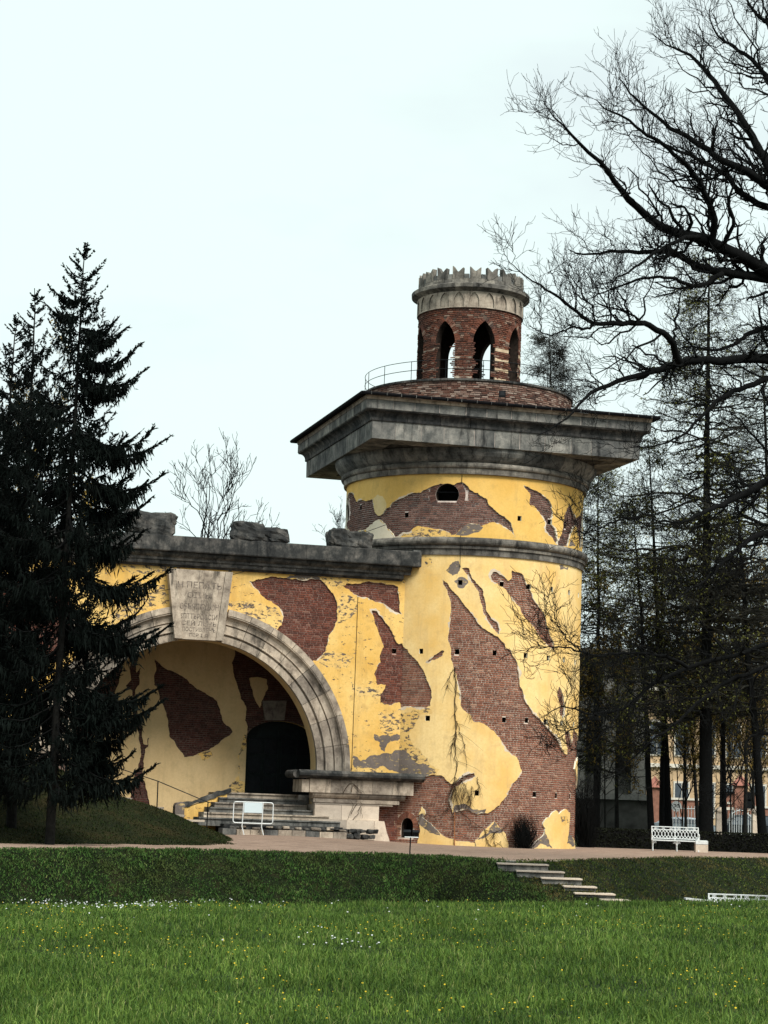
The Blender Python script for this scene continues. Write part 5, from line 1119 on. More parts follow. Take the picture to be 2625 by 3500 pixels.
for px, h in ((2238, 3.3), (2532, 3.6)):
    x = wx(px); slab_('pier', x - .42, x + .42, 139.85, 140.6, 0, h, rb, bwl)
    mb = MB(); mb.add([(x - .6, 139.7, h), (x + .6, 139.7, h), (x + .6, 140.8, h), (x - .6, 140.8, h), (x, 140.25, h + .75)], [(3, 2, 1, 0)], [(0, 1, 4), (1, 2, 4), (2, 3, 4), (3, 0, 4)]); mb.build('pier_cap', simple('dull_red_cap', (.30, .13, .10), .8), bwl)
def fence(name, x0, x1, Y, z1, step, mat, label, curve=0.):
    f = empty(name, ((x0 + x1) / 2, Y, 0), label, 'fence')
    mb = MB(); u = np.linspace(0, 1, 12); prof = lambda t: z1 - curve * math.sin(math.pi * t)
    mb.tube([(x0 + (x1 - x0) * t, Y, prof(t) - .15) for t in u], .03, 4); mb.tube([(x0 + (x1 - x0) * t, Y, .25) for t in u], .03, 4); mb.build('rail', mat, f)
    n = int((x1 - x0) / step)
    for i in range(n + 1):
        mb = MB(); t = i / n; mb.tube([(x0 + (x1 - x0) * t, Y, 0), (x0 + (x1 - x0) * t, Y, prof(t))], [.022, .018], 4); mb.build('bar', mat, f)
    return f
fx = lambda px, Y: at(px, 2790, Y)[0]
fence('white_iron_fence', fx(2300, 120), fx(2384, 120), 120, 2.05, .17, M['white'], 'white iron fence with pointed bars behind the back of the bench')
fence('grey_iron_gate', fx(2494, 126), fx(2566, 126), 126, 1.75, .13, M['whitemetal'], 'grey iron gate of thin upright bars in front of the dark car', -.35)
def car(name, x, Y, label, colr, big=True):
    c = empty(name, (x, Y, 0), label, 'car'); pm_ = simple('car_paint', colr, .3, .2, .1); L, Hh, Wd = 4.3, (1.75 if big else 1.45), 1.8
    prof = [(-2.1, .35), (-2.15, .85), (-1.7, 1.02), (-1.2, 1.08), (-.7, Hh - .05), (.2, Hh), (1.5, Hh - .05), (1.95, 1.1), (2.1, .9), (2.1, .35)]
    V = [(x + a, Y - Wd / 2 + (.14 if z > 1.15 else 0), z) for a, z in prof] + [(x + a, Y + Wd / 2 - (.14 if z > 1.15 else 0), z) for a, z in prof]; m = len(prof)
    me = bpy.data.meshes.new('body'); me.from_pydata(V, [], [list(range(m)), list(range(2 * m - 1, m - 1, -1))] + [(k, m + k, m + (k + 1) % m, (k + 1) % m) for k in range(m)]); me.materials.append(pm_); me.update(); link('body', me, c)
    mb = MB(); mb.hexa([(x - 1.0, Y - .9, 1.1), (x + .2, Y - .9, 1.1), (x + .2, Y - .78, Hh - .12), (x - .6, Y - .78, Hh - .12), (x - 1.0, Y - .93, 1.1), (x + .2, Y - .93, 1.1), (x + .2, Y - .81, Hh - .12), (x - .6, Y - .81, Hh - .12)]); mb.build('side_window', gl_, c)
    mb = MB(); mb.hexa([(x + .3, Y - .9, 1.1), (x + 1.75, Y - .9, 1.1), (x + 1.4, Y - .78, Hh - .12), (x + .3, Y - .78, Hh - .12), (x + .3, Y - .93, 1.1), (x + 1.75, Y - .93, 1.1), (x + 1.4, Y - .81, Hh - .12), (x + .3, Y - .81, Hh - .12)]); mb.build('side_window', gl_, c)
    for dx in (-1.35, 1.35):
        mb = MB(); mb.tube([(x + dx, Y - .95, .33), (x + dx, Y - .7, .33)], .33, 14); w = mb.build('wheel', M['dark'], c); mb = MB(); mb.tube([(x + dx, Y - .97, .33), (x + dx, Y - .9, .33)], .2, 10); mb.build('rim', M['whitemetal'], w)
car('parked_car', fx(2545, 134), 134, 'dark grey car standing behind the bars of the iron gate', (.03, .035, .04)); car('parked_car', fx(2318, 130), 130, 'pale blue-grey car behind the white iron fence above the bench', (.30, .36, .40), False)
sg = empty('round_road_sign', (fx(2311, 124), 124, 0), 'round white road sign on a pole between two dark trunks above the bench', 'sign')
x = fx(2311, 124); zz = at(2311, 2756, 124)[2]
mb = MB(); mb.tube([(x, 124.05, 0), (x, 124.05, zz)], .035, 6); mb.build('pole', M['whitemetal'], sg)
mb = MB(); mb.tube([(x, 124, zz), (x, 123.96, zz)], .17 * 1.0 + .13, 20); disc = mb.build('disc', M['white'], sg)
cu = bpy.data.curves.new('t', 'FONT'); cu.body = '20'; cu.align_x = 'CENTER'; cu.align_y = 'CENTER'; cu.size = .34; cu.extrude = .004
tob = bpy.data.objects.new('t', cu); COL.objects.link(tob); bpy.context.view_layer.update(); me = bpy.data.meshes.new_from_object(tob); COL.objects.unlink(tob); bpy.data.objects.remove(tob)
v = np.array([q.co[:] for q in me.vertices]); me.vertices.foreach_set('co', np.c_[x + v[:, 0], np.full(len(v), 123.945) - v[:, 2], zz + v[:, 1]].ravel()); me.materials.clear(); me.materials.append(M['dark']); me.update(); link('number', me, disc)
lp = empty('traffic_light_pole', (fx(2571, 122), 122, 0), 'dark pole with two hanging signal boxes behind the hedge near the right edge', 'traffic light'); x = fx(2571, 122)
mb = MB(); mb.tube([(x, 122, 0), (x, 122, 6.2)], .05, 6); mb.build('pole', M['dark'], lp)
for dx, z in ((-.25, at(2555, 2722, 122)[2]), (-.22, at(2555, 2748, 122)[2])): mb = MB(); mb.box((x + dx, 121.9, z), (.32, .25, .5)); mb.build('signal_box', M['dark'], lp)
for px, lab in ((2584, 'narrow white gatepost with a rounded cap left of the brick wall end'), (2460, 'pale stone gatepost between the big larch and a thin trunk')):
    x = fx(px, 118); g_ = empty('gatepost', (x, 118, 0), lab, 'gatepost', 'pale gateposts behind the hedge'); slab_('shaft', x - .2, x + .2, 117.8, 118.2, 0, 1.75, M['stone_white'], g_)
    mb = MB(); mb.tube([(x, 118, 1.75), (x, 118, 1.85), (x, 118, 1.98), (x, 118, 2.05)], [.25, .27, .2, .05], 10); mb.build('cap', M['stone_white'], g_)
# ------------------------------------------------------------------ trees
def unit(v): return v / (np.linalg.norm(v, axis=-1, keepdims=True) + 1e-9)
def sample(P, Rd, t):
    m, n, _ = P.shape; k = t.shape[1]; x = t * (n - 1); i = np.clip(x.astype(int), 0, n - 2); f = (x - i)[..., None]; a = np.arange(m)[:, None]
    p = P[a, i] * (1 - f) + P[a, i + 1] * f; T = unit(P[a, i + 1] - P[a, i]); r = Rd[a, i] * (1 - f[..., 0]) + Rd[a, i + 1] * f[..., 0]
    return p.reshape(-1, 3), T.reshape(-1, 3), r.reshape(-1)
def sprout(r, P, Rd, k, tr=(.2, 1.), ang=(.5, 1.1), L=(.5, 1.2), taper=.45, up=.25, n=6, rr=.6, rmin=.003, curl=.15, jit=.03, flat=None, endshort=.5, upcurve=0.):
    m = len(P); t = np.sort(r.uniform(tr[0], tr[1], (m, k)), 1); p, T, r0 = sample(P, Rd, t); tt = t.reshape(-1)
    perp = unit(np.cross(T, r.normal(0, 1, T.shape)))
    if flat is not None: perp = unit(perp * np.array([1, 1, flat]))
    a = r.uniform(ang[0], ang[1], len(p))[:, None]
    d = unit(np.cos(a) * T + np.sin(a) * perp + np.array([0, 0, up]))
    ln = r.uniform(L[0], L[1], len(p)) * (1 - endshort * tt)
    u = np.linspace(0, 1, n)[None, :, None]
    Q = p[:, None] + d[:, None] * ln[:, None, None] * u
    c = r.normal(0, curl, (len(p), 1, 3)) * ln[:, None, None]; Q += c * (u ** 2)
    Q[:, :, 2] += upcurve * ln[:, None] * (u[..., 0] ** 2)
    w = np.cumsum(r.normal(0, jit, Q.shape), 1) * ln[:, None, None]; w -= w[:, :1]; Q += w
    rb = np.maximum(np.minimum(r0 * rr, r0), rmin * 1.3); Rn = rb[:, None] * (1 - (1 - taper) * u[..., 0]); Rn = np.maximum(Rn, rmin)
    return Q, Rn
def resample(P, Rr, n):
    P = np.asarray(P, float); d = np.r_[0, np.cumsum(np.linalg.norm(np.diff(P, axis=0), axis=1))]; x = np.linspace(0, d[-1], n)
    # smooth curve through the measured points
    Q = np.stack([np.interp(x, d, P[:, k]) for k in range(3)], 1)
    for _ in range(2): Q[1:-1] = .25 * Q[:-2] + .5 * Q[1:-1] + .25 * Q[2:]
    return Q, np.interp(x, d, Rr)

# the big bare oak whose trunk stands just outside the frame -------------
OX = at(2900, 2900, 60)[0]; OB = np.array([OX, 61., 0.])
oak = empty('bare_oak', tuple(OB), 'huge bare oak reaching in from the right edge with thick crooked black limbs', 'tree')
LIM = [  # frame, points, start depth, end depth, diameter start/end in zoom px
 (R3, [(1990,1900),(1750,1765),(1659,1715),(1560,1660),(1430,1590),(1330,1540),(1230,1490),(1150,1480),(1080,1480),(990,1440),(920,1370),(870,1330),(800,1290),(740,1220),(700,1150),(660,1080),(600,1010),(520,945),(430,870),(370,800),(310,740),(270,680)], 61, 54, 92, 5),
 (R3, [(1300,1530),(1330,1420),(1310,1330),(1270,1220),(1230,1140),(1160,1060),(1100,1000),(1020,920),(950,880),(870,840),(800,770),(740,720),(660,700),(610,680),(580,630)], 59, 55, 44, 5),
 (R3, [(2000,1500),(1750,1240),(1659,1170),(1560,1100),(1470,1050),(1390,1030),(1290,960),(1200,890),(1130,840),(1050,820),(980,750),(900,690),(820,620),(760,560),(720,490)], 61, 58, 66, 5),
 (R3, [(1990,1560),(1750,1330),(1659,1310),(1560,1280),(1500,1220),(1420,1130),(1330,1060),(1200,990),(1100,960),(1000,905),(900,880),(800,850)], 62, 60, 56, 5),
 (R3, [(1850,1600),(1740,1180),(1659,1040),(1600,950),(1550,830),(1490,750),(1430,660),(1380,590),(1320,500),(1260,430),(1210,380),(1170,340),(1100,310),(1040,295),(980,285),(935,215)], 61, 63, 64, 4),
 (R3, [(1790,900),(1720,620),(1659,500),(1600,420),(1540,360),(1470,310),(1400,270),(1350,230),(1300,160),(1290,60)], 61, 64, 44, 6),
 (R3, [(1780,400),(1659,140),(1600,110),(1540,30),(1500,-60)], 61, 62, 34, 12),
 (R3, [(1990,1960),(1750,1775),(1659,1752),(1560,1740),(1450,1720),(1330,1720),(1260,1700),(1180,1650),(1100,1610),(1010,1570),(930,1580),(840,1600),(720,1580),(620,1590),(520,1620),(450,1610),(400,1570)], 61, 57, 70, 5),
 (R3, [(1230,1490),(1120,1500),(1010,1560),(920,1610),(830,1680),(760,1730),(680,1770),(610,1790)], 58, 55, 28, 5),
 (R3, [(1370,1725),(1290,1770),(1220,1810),(1160,1800),(1090,1750),(980,1745),(850,1750),(740,1800),(650,1830),(560,1870),(500,1885)], 59, 56, 32, 4),
 (R4, [(2000,330),(1800,255),(1659,240),(1560,225),(1460,240),(1330,250),(1220,240),(1120,250),(1060,280),(980,290),(870,340),(760,350),(670,390),(590,420),(530,450),(500,490),(460,530),(410,600),(330,660),(200,720)], 62, 55, 70, 4),
 (R4, [(1100,250),(1065,200),(1065,130),(1020,70),(930,30),(860,8),(740,5),(640,12),(560,20),(500,-15),(440,-80),(380,-130),(300,-190),(220,-230),(140,-285),(60,-340),(20,-380)], 58, 54, 46, 3),
 (R4, [(560,20),(490,50),(440,30),(360,60),(290,90),(200,50),(150,20)], 55.5, 54, 16, 4),
 (R4, [(1960,120),(1659,30),(1560,60),(1500,110),(1430,150),(1330,180),(1200,150),(1120,160)], 62, 60, 40, 8),
 (R4, [(1950,320),(1659,360),(1560,390),(1440,440),(1360,480),(1290,540),(1230,600),(1170,680),(1050,760),(900,800),(800,780)], 62, 58, 44, 4),
 (R4, [(1960,820),(1659,1000),(1560,1060),(1450,1110),(1350,1160),(1250,1200),(1150,1260),(1000,1260),(900,1240)], 62, 57, 58, 5),
 (R4, [(1960,1180),(1659,1330),(1560,1350),(1480,1420),(1400,1500),(1330,1560),(1250,1640),(1150,1700),(1050,1760)], 62, 57, 42, 6),
 (R4, [(850,1230),(700,1250),(600,1300),(500,1340),(420,1300)], 57, 55, 14, 3),
 (R5, [(2050,100),(1633,200),(1480,270),(1300,320),(1130,350),(1000,400),(850,480),(740,530),(640,640),(590,700),(520,715),(470,690),(380,730),(310,725),(250,680),(190,650),(120,660),(40,730),(-30,760)], 62, 54, 38, 3),
 (R5, [(1050,380),(930,310),(850,290),(740,275),(600,280),(460,290),(370,300),(290,270),(200,245),(100,235),(30,240),(-60,230),(-110,270)], 59, 54, 26, 3),
 (R5, [(290,270),(200,190),(130,100),(90,0),(60,-90)], 54.5, 54, 12, 3),
 (R5, [(2000,200),(1633,380),(1340,480),(1240,540),(1130,640),(1060,700),(960,790),(860,860),(740,960),(640,1060),(560,1150),(460,1190)], 61, 57, 34, 4),
 (R5, [(380,730),(300,790),(200,840),(110,900),(60,960)], 54.4, 54, 10, 3),
 (R5, [(560,700),(500,800),(400,900),(330,960),(280,1000)], 55, 54, 12, 3),
 (R5, [(1950,800),(1633,860),(1540,850),(1440,960),(1470,1000),(1430,1180),(1380,1280),(1300,1350)], 61, 60, 22, 4)]
LP, LR = [], []
for f, pts, y0, y1, d0, d1 in LIM:
    k = .4746 if f is R5 else .5425; n = len(pts)
    P = np.array([at(*f(p), y0 + (y1 - y0) * i / (n - 1)) for i, p in enumerate(pts)])
    rr_ = 1.12 * np.interp(np.linspace(0, 1, n), [0, .35, 1], [d0, d0 * .62 + d1 * .38, d1]) * k / FPX * 58 / 2
    Q, rq = resample(P, rr_, 30); LP.append(Q); LR.append(rq)
LP = np.array(LP); LR = np.array(LR); LP[:, 1:-1] += rng.normal(0, .018, LP[:, 1:-1].shape)
tk = Tubes(); tk.add(LP, LR, 7)
trunk = np.array([OB + (.2, 0, -.3), OB + (.1, 0, 2), OB + (0, 0, 5), OB + (-.15, .2, 9), OB + (-.1, .3, 13), OB + (.2, .3, 17), OB + (.1, .4, 24)])
tq, trr = resample(trunk, [.95, .72, .62, .55, .45, .32, .08], 24); tk.add(tq[None], trr[None], 12)
stubs, sr = [], []
for i in range(len(LP)):                                     # carry the limbs that start outside the frame back into the trunk
    if LP[i][0][0] > OX - 3.6:
        a = LP[i][0]; b = tq[np.argmin(np.abs(tq[:, 2] - (a[2] - .25 * abs(a[0] - OX) - .5)))]; stubs.append(np.linspace(b, a, 6)); sr.append(np.linspace(LR[i][0] * 1.35, LR[i][0], 6))
if stubs: tk.add(np.array(stubs), np.array(sr), 7)
tk.build('trunk', M['bark'], oak, True)
r = np.random.default_rng(5); tw = Tubes()
LL = np.linalg.norm(np.diff(LP, axis=1), axis=2).sum(1); AA = []
for lo, hi, kk, lr in ((0, 3, 7, (.5, 1.2)), (3, 6, 13, (.7, 1.8)), (6, 99, 26, (1.0, 2.6))):
    q_ = (LL >= lo) & (LL < hi)
    if q_.any(): AA.append(sprout(r, LP[q_], LR[q_], kk, (.10, 1), (.5, 1.2), lr, .35, .18, 9, .42, .0075, .14, .045, endshort=.55, upcurve=.12))
A = np.concatenate([q_[0] for q_ in AA]); Ar = np.concatenate([q_[1] for q_ in AA])
tw.add(A, Ar, 4)
B, Br = sprout(r, A, Ar, 6, (.15, 1), (.5, 1.15), (.45, 1.15), .4, .16, 7, .6, .0058, .16, .055, endshort=.4, upcurve=.15); tw.add(B, Br, 3)
C, Cr = sprout(r, B, Br, 3, (.2, 1), (.45, 1.1), (.2, .55), .5, .24, 5, .7, .0048, .12, .05, endshort=.3, upcurve=.2); tw.add(C, Cr, 3)
A2, A2r = sprout(r, LP, LR, 12, (.15, 1), (.6, 1.3), (.3, .9), .4, .3, 6, .3, .0045, .15, .05, upcurve=.2); tw.add(A2, A2r, 3)
C2_, C2r = sprout(r, A2, A2r, 4, (.25, 1), (.4, .9), (.15, .4), .5, .3, 4, .7, .0036, .12, .05, upcurve=.2); tw.add(C2_, C2r, 3)
o = tw.build('twigs', M['twig'], oak)

# larches ----------------------------------------------------------------
def quads(name, P, s, mat, parent, r):
    n = len(P); a = unit(r.normal(0, 1, (n, 3))); b = unit(np.cross(a, r.normal(0, 1, (n, 3)))); s = s[:, None]
    V = np.stack([P - a * s, P + b * s * .55, P + a * s, P - b * s * .55], 1)
    o = link(name, mesh_np(name, V.reshape(-1, 3), np.arange(n)[:, None] * 4 + np.arange(4), None, [mat]), parent); return o
def larch(base_px, Y, top_px, dia, label, seed, zlow=3.0, Lmax=4.2, nb=110, k2=13, k3=5, leaf=6000, leafmat='larchleaf', group='bare trees behind the hedge', leafsize=.055, name='larch_tree', lowtop=.45):
    r = np.random.default_rng(seed); b = at(*base_px, Y); b[2] = gz(b[0], Y) - .1; tp = at(*top_px, Y); H = tp[2] - b[2]
    t = empty(name, tuple(b), label, 'tree', group)
    n = 26; u = np.linspace(0, 1, n); P = b + (tp - b) * u[:, None]; P[1:-1, :2] += np.cumsum(r.normal(0, .022, (n - 2, 2)), 0) * np.sin(u[1:-1] * math.pi)[:, None]
    Rr = dia / 2 * (1 - .93 * u ** 1.1) * (1 + .35 * np.exp(-u * 40)); tk = Tubes(); tk.add(P[None], Rr[None], 10); tk.build('trunk', M['bark'], t, True)
    f0 = max(zlow / H, .02); tt = np.sort(r.uniform(f0, .985, nb)); p, T, r0 = sample(P[None], Rr[None], tt[None])
    az = r.random(nb) * 2 * math.pi; ht = (tt - f0) / (1 - f0); L = Lmax * np.interp(ht, [0, lowtop, 1], [.75, 1, .10]) * r.uniform(.55, 1.1, nb)
    d = np.c_[np.cos(az), np.sin(az), r.normal(.12, .12, nb)]; nn_ = 11; uu = np.linspace(0, 1, nn_)[None, :, None]
    Q = p[:, None] + d[:, None] * L[:, None, None] * uu; Q[:, :, 2] += (-.30 * uu[..., 0] ** 1.4 + .26 * uu[..., 0] ** 3) * L[:, None]
    w = np.cumsum(r.normal(0, .022, Q.shape), 1) * L[:, None, None]; Q += w - w[:, :1]
    Rb = np.minimum(r0 * .42, .02 + .012 * L)[:, None] * (1 - .85 * uu[..., 0]); tw = Tubes(); tw.add(Q, np.maximum(Rb, .006), 4)
    A, Ar = sprout(r, Q, np.maximum(Rb, .006), k2, (.1, 1), (.6, 1.25), (.5, 1.5), .4, -.25, 6, .5, .0072, .15, .05, flat=.4, endshort=.45, upcurve=.05); tw.add(A, Ar, 3)
    B, Br = sprout(r, A, Ar, k3, (.15, 1), (.5, 1.2), (.16, .5), .6, -.1, 4, .8, .0062, .15, .06, endshort=.3, upcurve=.1); tw.add(B, Br, 3)
    tw.build('branches', M['larchtwig'], t)
    if leaf:
        src = B[:, -1] if len(B) else A[:, -1]; leaf = int(leaf * .6); c = src[r.integers(len(src), size=leaf)] + r.normal(0, .035, (leaf, 3))
        k = np.sin(c[:, 0] * .9 + seed) + np.sin(c[:, 2] * .7 + c[:, 1] * .5) > -.4
        quads('foliage', c[k], leafsize * r.uniform(.5, 1.3, k.sum()), M[leafmat], t, r)
    return t
def deciduous(base_px, Y, top_px, dia, label, seed, spread=.42, levels=(9, 6, 5, 4), leaf=0, leafmat='springleaf', group='bare trees behind the hedge', name='bare_tree', low=.28, rmin=.006, lean=None):
    r = np.random.default_rng(seed); b = at(*base_px, Y); b[2] = gz(b[0], Y) - .1 if Y < 100 or base_px[0] > 1300 else b[2]; tp = at(*top_px, Y); H = np.linalg.norm(tp - b)
    t = empty(name, tuple(b), label, 'tree', group); n = 20; u = np.linspace(0, 1, n); P = b + (tp - b) * u[:, None]; w = np.cumsum(r.normal(0, .012 * H / 6, (n, 3)), 0); P += (w - w[:1]) * u[:, None]
    Rr = dia / 2 * (1 - .92 * u) * (1 + .3 * np.exp(-u * 30)); tk = Tubes(); tk.add(P[None], Rr[None], 9); tk.build('trunk', M['bark2'], t, True); tw = Tubes()
    A, Ar = sprout(r, P[None], Rr[None], levels[0], (low, .95), (.45, .95), (spread * H * .7, spread * H * 1.2), .25, .35, 10, .55, rmin, .12, .03, endshort=.6, upcurve=.22); tw.add(A, Ar, 5)
    B, Br = sprout(r, A, Ar, levels[1], (.2, 1), (.4, .9), (spread * H * .25, spread * H * .5), .35, .3, 7, .6, rmin, .12, .04, endshort=.45, upcurve=.2); tw.add(B, Br, 4)
    C, Cr = sprout(r, B, Br, levels[2], (.2, 1), (.4, .9), (spread * H * .1, spread * H * .24), .4, .25, 5, .7, rmin, .12, .05, upcurve=.2); tw.add(C, Cr, 3)
    D, Dr = sprout(r, C, Cr, levels[3], (.2, 1), (.4, .9), (spread * H * .05, spread * H * .12), .5, .25, 4, .8, rmin * .9, .12, .05, upcurve=.2); tw.add(D, Dr, 3)
    tw.build('branches', M['twig'] if Y > 114 else M['larchtwig'], t)
    if leaf:
        src = D[:, -1]; c = src[r.integers(len(src), size=leaf)] + r.normal(0, .06, (leaf, 3)); quads('foliage', c, .07 * r.uniform(.5, 1.3, leaf), M[leafmat], t, r)
    return t
larch((2413, 2850), 97, (2425, 870), .66, 'tallest larch, its thick straight black trunk just right of the white bench', 21, 6.0, 6.2, 200, 16, 5, 22000)
larch((2232, 2845), 99, (2160, 1690), .33, 'slim leaning larch left of the bench with the pavilion behind it', 22, 4.2, 4.0, 85, 13, 4, 13000)
larch((2290, 2845), 101, (2215, 1500), .40, 'dark trunk directly behind the middle of the bench back, forked low', 23, 7.5, 4.0, 70, 13, 4, 11000)
larch((2262, 2845), 100.5, (2262, 1800), .26, 'thinner trunk of the pair behind the bench back', 24, 7.5, 2.8, 50, 11, 4, 6000)
larch((2480, 2850), 103, (2440, 1700), .27, 'thin trunk just right of the thick larch, before the brick gateway', 25, 6.5, 3.6, 60, 12, 4, 12000)
larch((2612, 2855), 96, (2500, 1500), .42, 'heavy trunk leaning left near the right edge of the view', 26, 6.5, 5.0, 80, 13, 4, 13000)
larch((2690, 2855), 100, (2600, 1100), .45, 'tall larch cut by the right edge behind the leaning trunk', 27, 7.0, 5.6, 115, 15, 4, 15000)
larch((1900, 2800), 113, (1878, 1125), .42, 'olive-tipped larch rising behind the tower roof, right of the turret', 28, 14.0, 3.6, 150, 15, 5, 12000, lowtop=.5)
larch((2040, 2830), 106, (2045, 1600), .36, 'dense larch close to the right edge of the tower, behind the lower boughs', 29, 3.5, 4.4, 115, 14, 4, 15000)
deciduous((2390, 2850), 118, (2350, 2150), .25, 'young tree with ochre spring leaves behind the bench and white fence', 31, .42, (10, 7, 5, 3), 3000)
deciduous((2545, 2850), 112, (2560, 2050), .25, 'young tree with ochre spring leaves before the pale palace at the right', 32, .42, (10, 7, 5, 3), 3000)
deciduous((2110, 2850), 108, (2100, 2150), .25, 'young leafing tree standing in front of the grey pavilion', 33, .42, (10, 7, 5, 3), 6000)
US = ['low twiggy tree with ochre buds at the hedge end by the pavilion plinth', 'low twiggy tree seen between the two dark trunks above the bench', 'small budding tree right of the thick larch trunk, in front of the brick gateway', 'small budding tree near the right edge, before the boundary wall', 'small budding tree in front of the palace windows above the gateway']
for i_, (bx_, Y_, tx_, ty_) in enumerate([(2070, 104, 2060, 2330), (2330, 108, 2345, 2330), (2500, 106, 2490, 2300), (2600, 104, 2590, 2280), (2420, 128, 2440, 2280)]):
    deciduous((bx_, 2850), Y_, (tx_, ty_), .10, US[i_], 60 + i_, .5, (14, 8, 5, 3), 3600, low=.15, group='young trees beyond the hedge')
for bx_, Y_, tx_, ty_, sd_, lb_ in ((2345, 117, 2335, 2120, 81, 'fine bare tree behind the bench, its twigs crossing the left part of the pale palace'), (2462, 119, 2475, 2080, 82, 'fine bare tree in front of the pale palace, right of the thick larch'), (2580, 121, 2560, 2100, 83, 'fine bare tree in front of the palace at the right edge, beside the signal pole')):
    deciduous((bx_, 2850), Y_, (tx_, ty_), .18, lb_, sd_, .52, (15, 8, 6, 4), 1500, low=.12, rmin=.008)
BG = 'bare trees behind the gateway'
t1 = deciduous((672, 2300), 118, (722, 1740), .46, 'spreading bare tree behind the gateway parapet, left of the middle blocks', 34, .70, (9, 5, 4, 2), 0, group=BG, low=.25, rmin=.013)
deciduous((1180, 2150), 124, (1165, 1800), .16, 'small bare treetop peeping over the parapet left of the tower', 36, .5, (6, 4, 3, 2), 0, group=BG, rmin=.008)
deciduous((330, 2250), 118, (300, 1720), .22, 'bare tree half hidden behind the spruces above the parapet end', 37, .45, (9, 6, 5, 2), 2500, group=BG, rmin=.0085)
deciduous((60, 2300), 120, (60, 1300), .3, 'tree with first leaves glimpsed through the left spruces', 38, .4, (10, 6, 5, 2), 4000, group=BG, rmin=.0085)

# spruces ----------------------------------------------------------------
def spruce(base_px, Y, top_px, dia, label, seed, prof, zlow, nb=240, per=92, tips=()):
    r = np.random.default_rng(seed); b = at(*base_px, Y); b[2] = gz(b[0], Y) - .15; tp = at(*top_px, Y); H = tp[2] - b[2]
    t = empty('spruce_tree', tuple(b), label, 'tree', 'dark spruces on the mound')
    n = 26; u = np.linspace(0, 1, n); P = b + (tp - b) * u[:, None]; P[1:-1, :2] += np.cumsum(r.normal(0, .008, (n - 2, 2)), 0)
    Rr = dia / 2 * (1 - .96 * u) + .006; tk = Tubes(); tk.add(P[None], Rr[None], 10); tk.build('trunk', M['bark2'], t, True)
    zz = np.sort(H - (H - zlow) * r.random(nb) ** .92); zz = np.linspace(zlow, H * .995, nb) + r.normal(0, .08, nb); zz = np.minimum(np.clip(zz, zlow, None), H - .06 - r.random(nb) ** 2 * .8 * (zz > H - .3)); tt = zz / H
    p, T, r0 = sample(P[None], Rr[None], tt[None]); dn = H - zz
    az = r.random(nb) * 2 * math.pi; L = np.interp(dn, prof[0], prof[1]) * r.uniform(.55, 1.12, nb)
    n2 = 10; uu = np.linspace(0, 1, n2)[None, :, None]; rise = np.interp(dn, [0, 1.5, 4, 8, 20], [1.1, .55, .12, -.10, -.22]); dirv = np.c_[np.cos(az), np.sin(az), 0 * az]
    Q = p[:, None] + dirv[:, None] * L[:, None, None] * uu; Q[:, :, 2] += L[:, None] * (rise[:, None] * uu[..., 0] - .22 * np.clip(dn / 5, 0, 1)[:, None] * np.sin(uu[..., 0] * math.pi * .8) + .36 * np.clip(dn / 3, .2, 1)[:, None] * uu[..., 0] ** 3)
    if tips:                                                 # the long boughs one can tell apart
        rightish = np.cos(az) > .55; L[rightish & (dn > 2)] *= .72; Q = p[:, None] + (Q - p[:, None]) * np.where(rightish & (dn > 2), .72, 1.)[:, None, None]
        ex = []; ed = []; el = []
        for tx_, ty_, dy_ in tips:
            e = at(tx_, ty_, Y + dy_); hz = np.hypot(e[0] - np.interp(e[2], P[:, 2], P[:, 0]), dy_); za = e[2] + np.interp(H - (e[2] - b[2]), [0, 3, 6, 12], [-.55, -.15, .05, .10]) * hz
            a0 = np.array([np.interp(za, P[:, 2], P[:, k]) for k in range(3)]); v = uu[0]; q = a0 * (1 - v) + e * v; q[:, 2] += hz * (-.24 * np.sin(v[:, 0] * math.pi * .85) ** 1.2 + .24 * math.sin(math.pi * .85) * v[:, 0] ** 3)
            for j in range(3):
                q2 = q.copy(); f_ = (1., .82, .68)[j]; q2 = a0 + (q - a0) * f_; q2[:, 1] += (0, .5, -.5)[j] * v[:, 0] * hz * .5; q2[:, 2] -= (0, .05, .1)[j] * hz * v[:, 0]
                ex.append(q2); ed.append(b[2] + H - a0[2]); el.append(hz * f_)
        Q = np.concatenate([Q, np.array(ex)]); dn = np.r_[dn, np.maximum(ed, 2.)]; L = np.r_[L, el]; nb = len(L)
    w = np.cumsum(r.normal(0, .012, Q.shape), 1) * L[:, None, None]; Q += w - w[:, :1]
    Rb = np.maximum((.008 + .009 * L)[:, None] * (1 - .8 * uu[..., 0]), .005); tw = Tubes(); tw.add(Q, Rb, 4); tw.build('branches', M['twig'], t)
    isx = np.arange(nb) >= nb - 3 * len(tips); cnt = np.maximum(17, per * L / L.max() * np.where(isx, 2.3, 1)).astype(int); idx = np.repeat(np.arange(nb), cnt); tv = r.random(len(idx)) ** .8 * .98 + .02
    f0 = np.where(dn[idx] > 6, .22, .03); tv = f0 + (1 - f0) * tv
    x = tv * (n2 - 1); i0 = np.clip(x.astype(int), 0, n2 - 2); f = (x - i0)[:, None]; bp_ = Q[idx, i0] * (1 - f) + Q[idx, i0 + 1] * f; Tn = unit(Q[idx, i0 + 1] - Q[idx, i0])
    m = len(idx); sideV = unit(np.cross(Tn, [0, 0, 1.])) * r.choice([-1, 1], m)[:, None]
    hang = (r.random(m) < .62) & (dn[idx] > 1.6); hl = np.clip(dn[idx] / 6, .35, 1) * np.sin(np.clip(tv * 1.15, 0, 1) * math.pi) ** .5
    d1 = unit(np.c_[r.normal(0, .22, (m, 2)), -np.ones(m)] + Tn * .25); d2 = unit(Tn * r.uniform(.4, 1.1, (m, 1)) + sideV * r.uniform(.3, 1.0, (m, 1)) + np.c_[np.zeros((m, 2)), r.normal(.02, .18, m)])
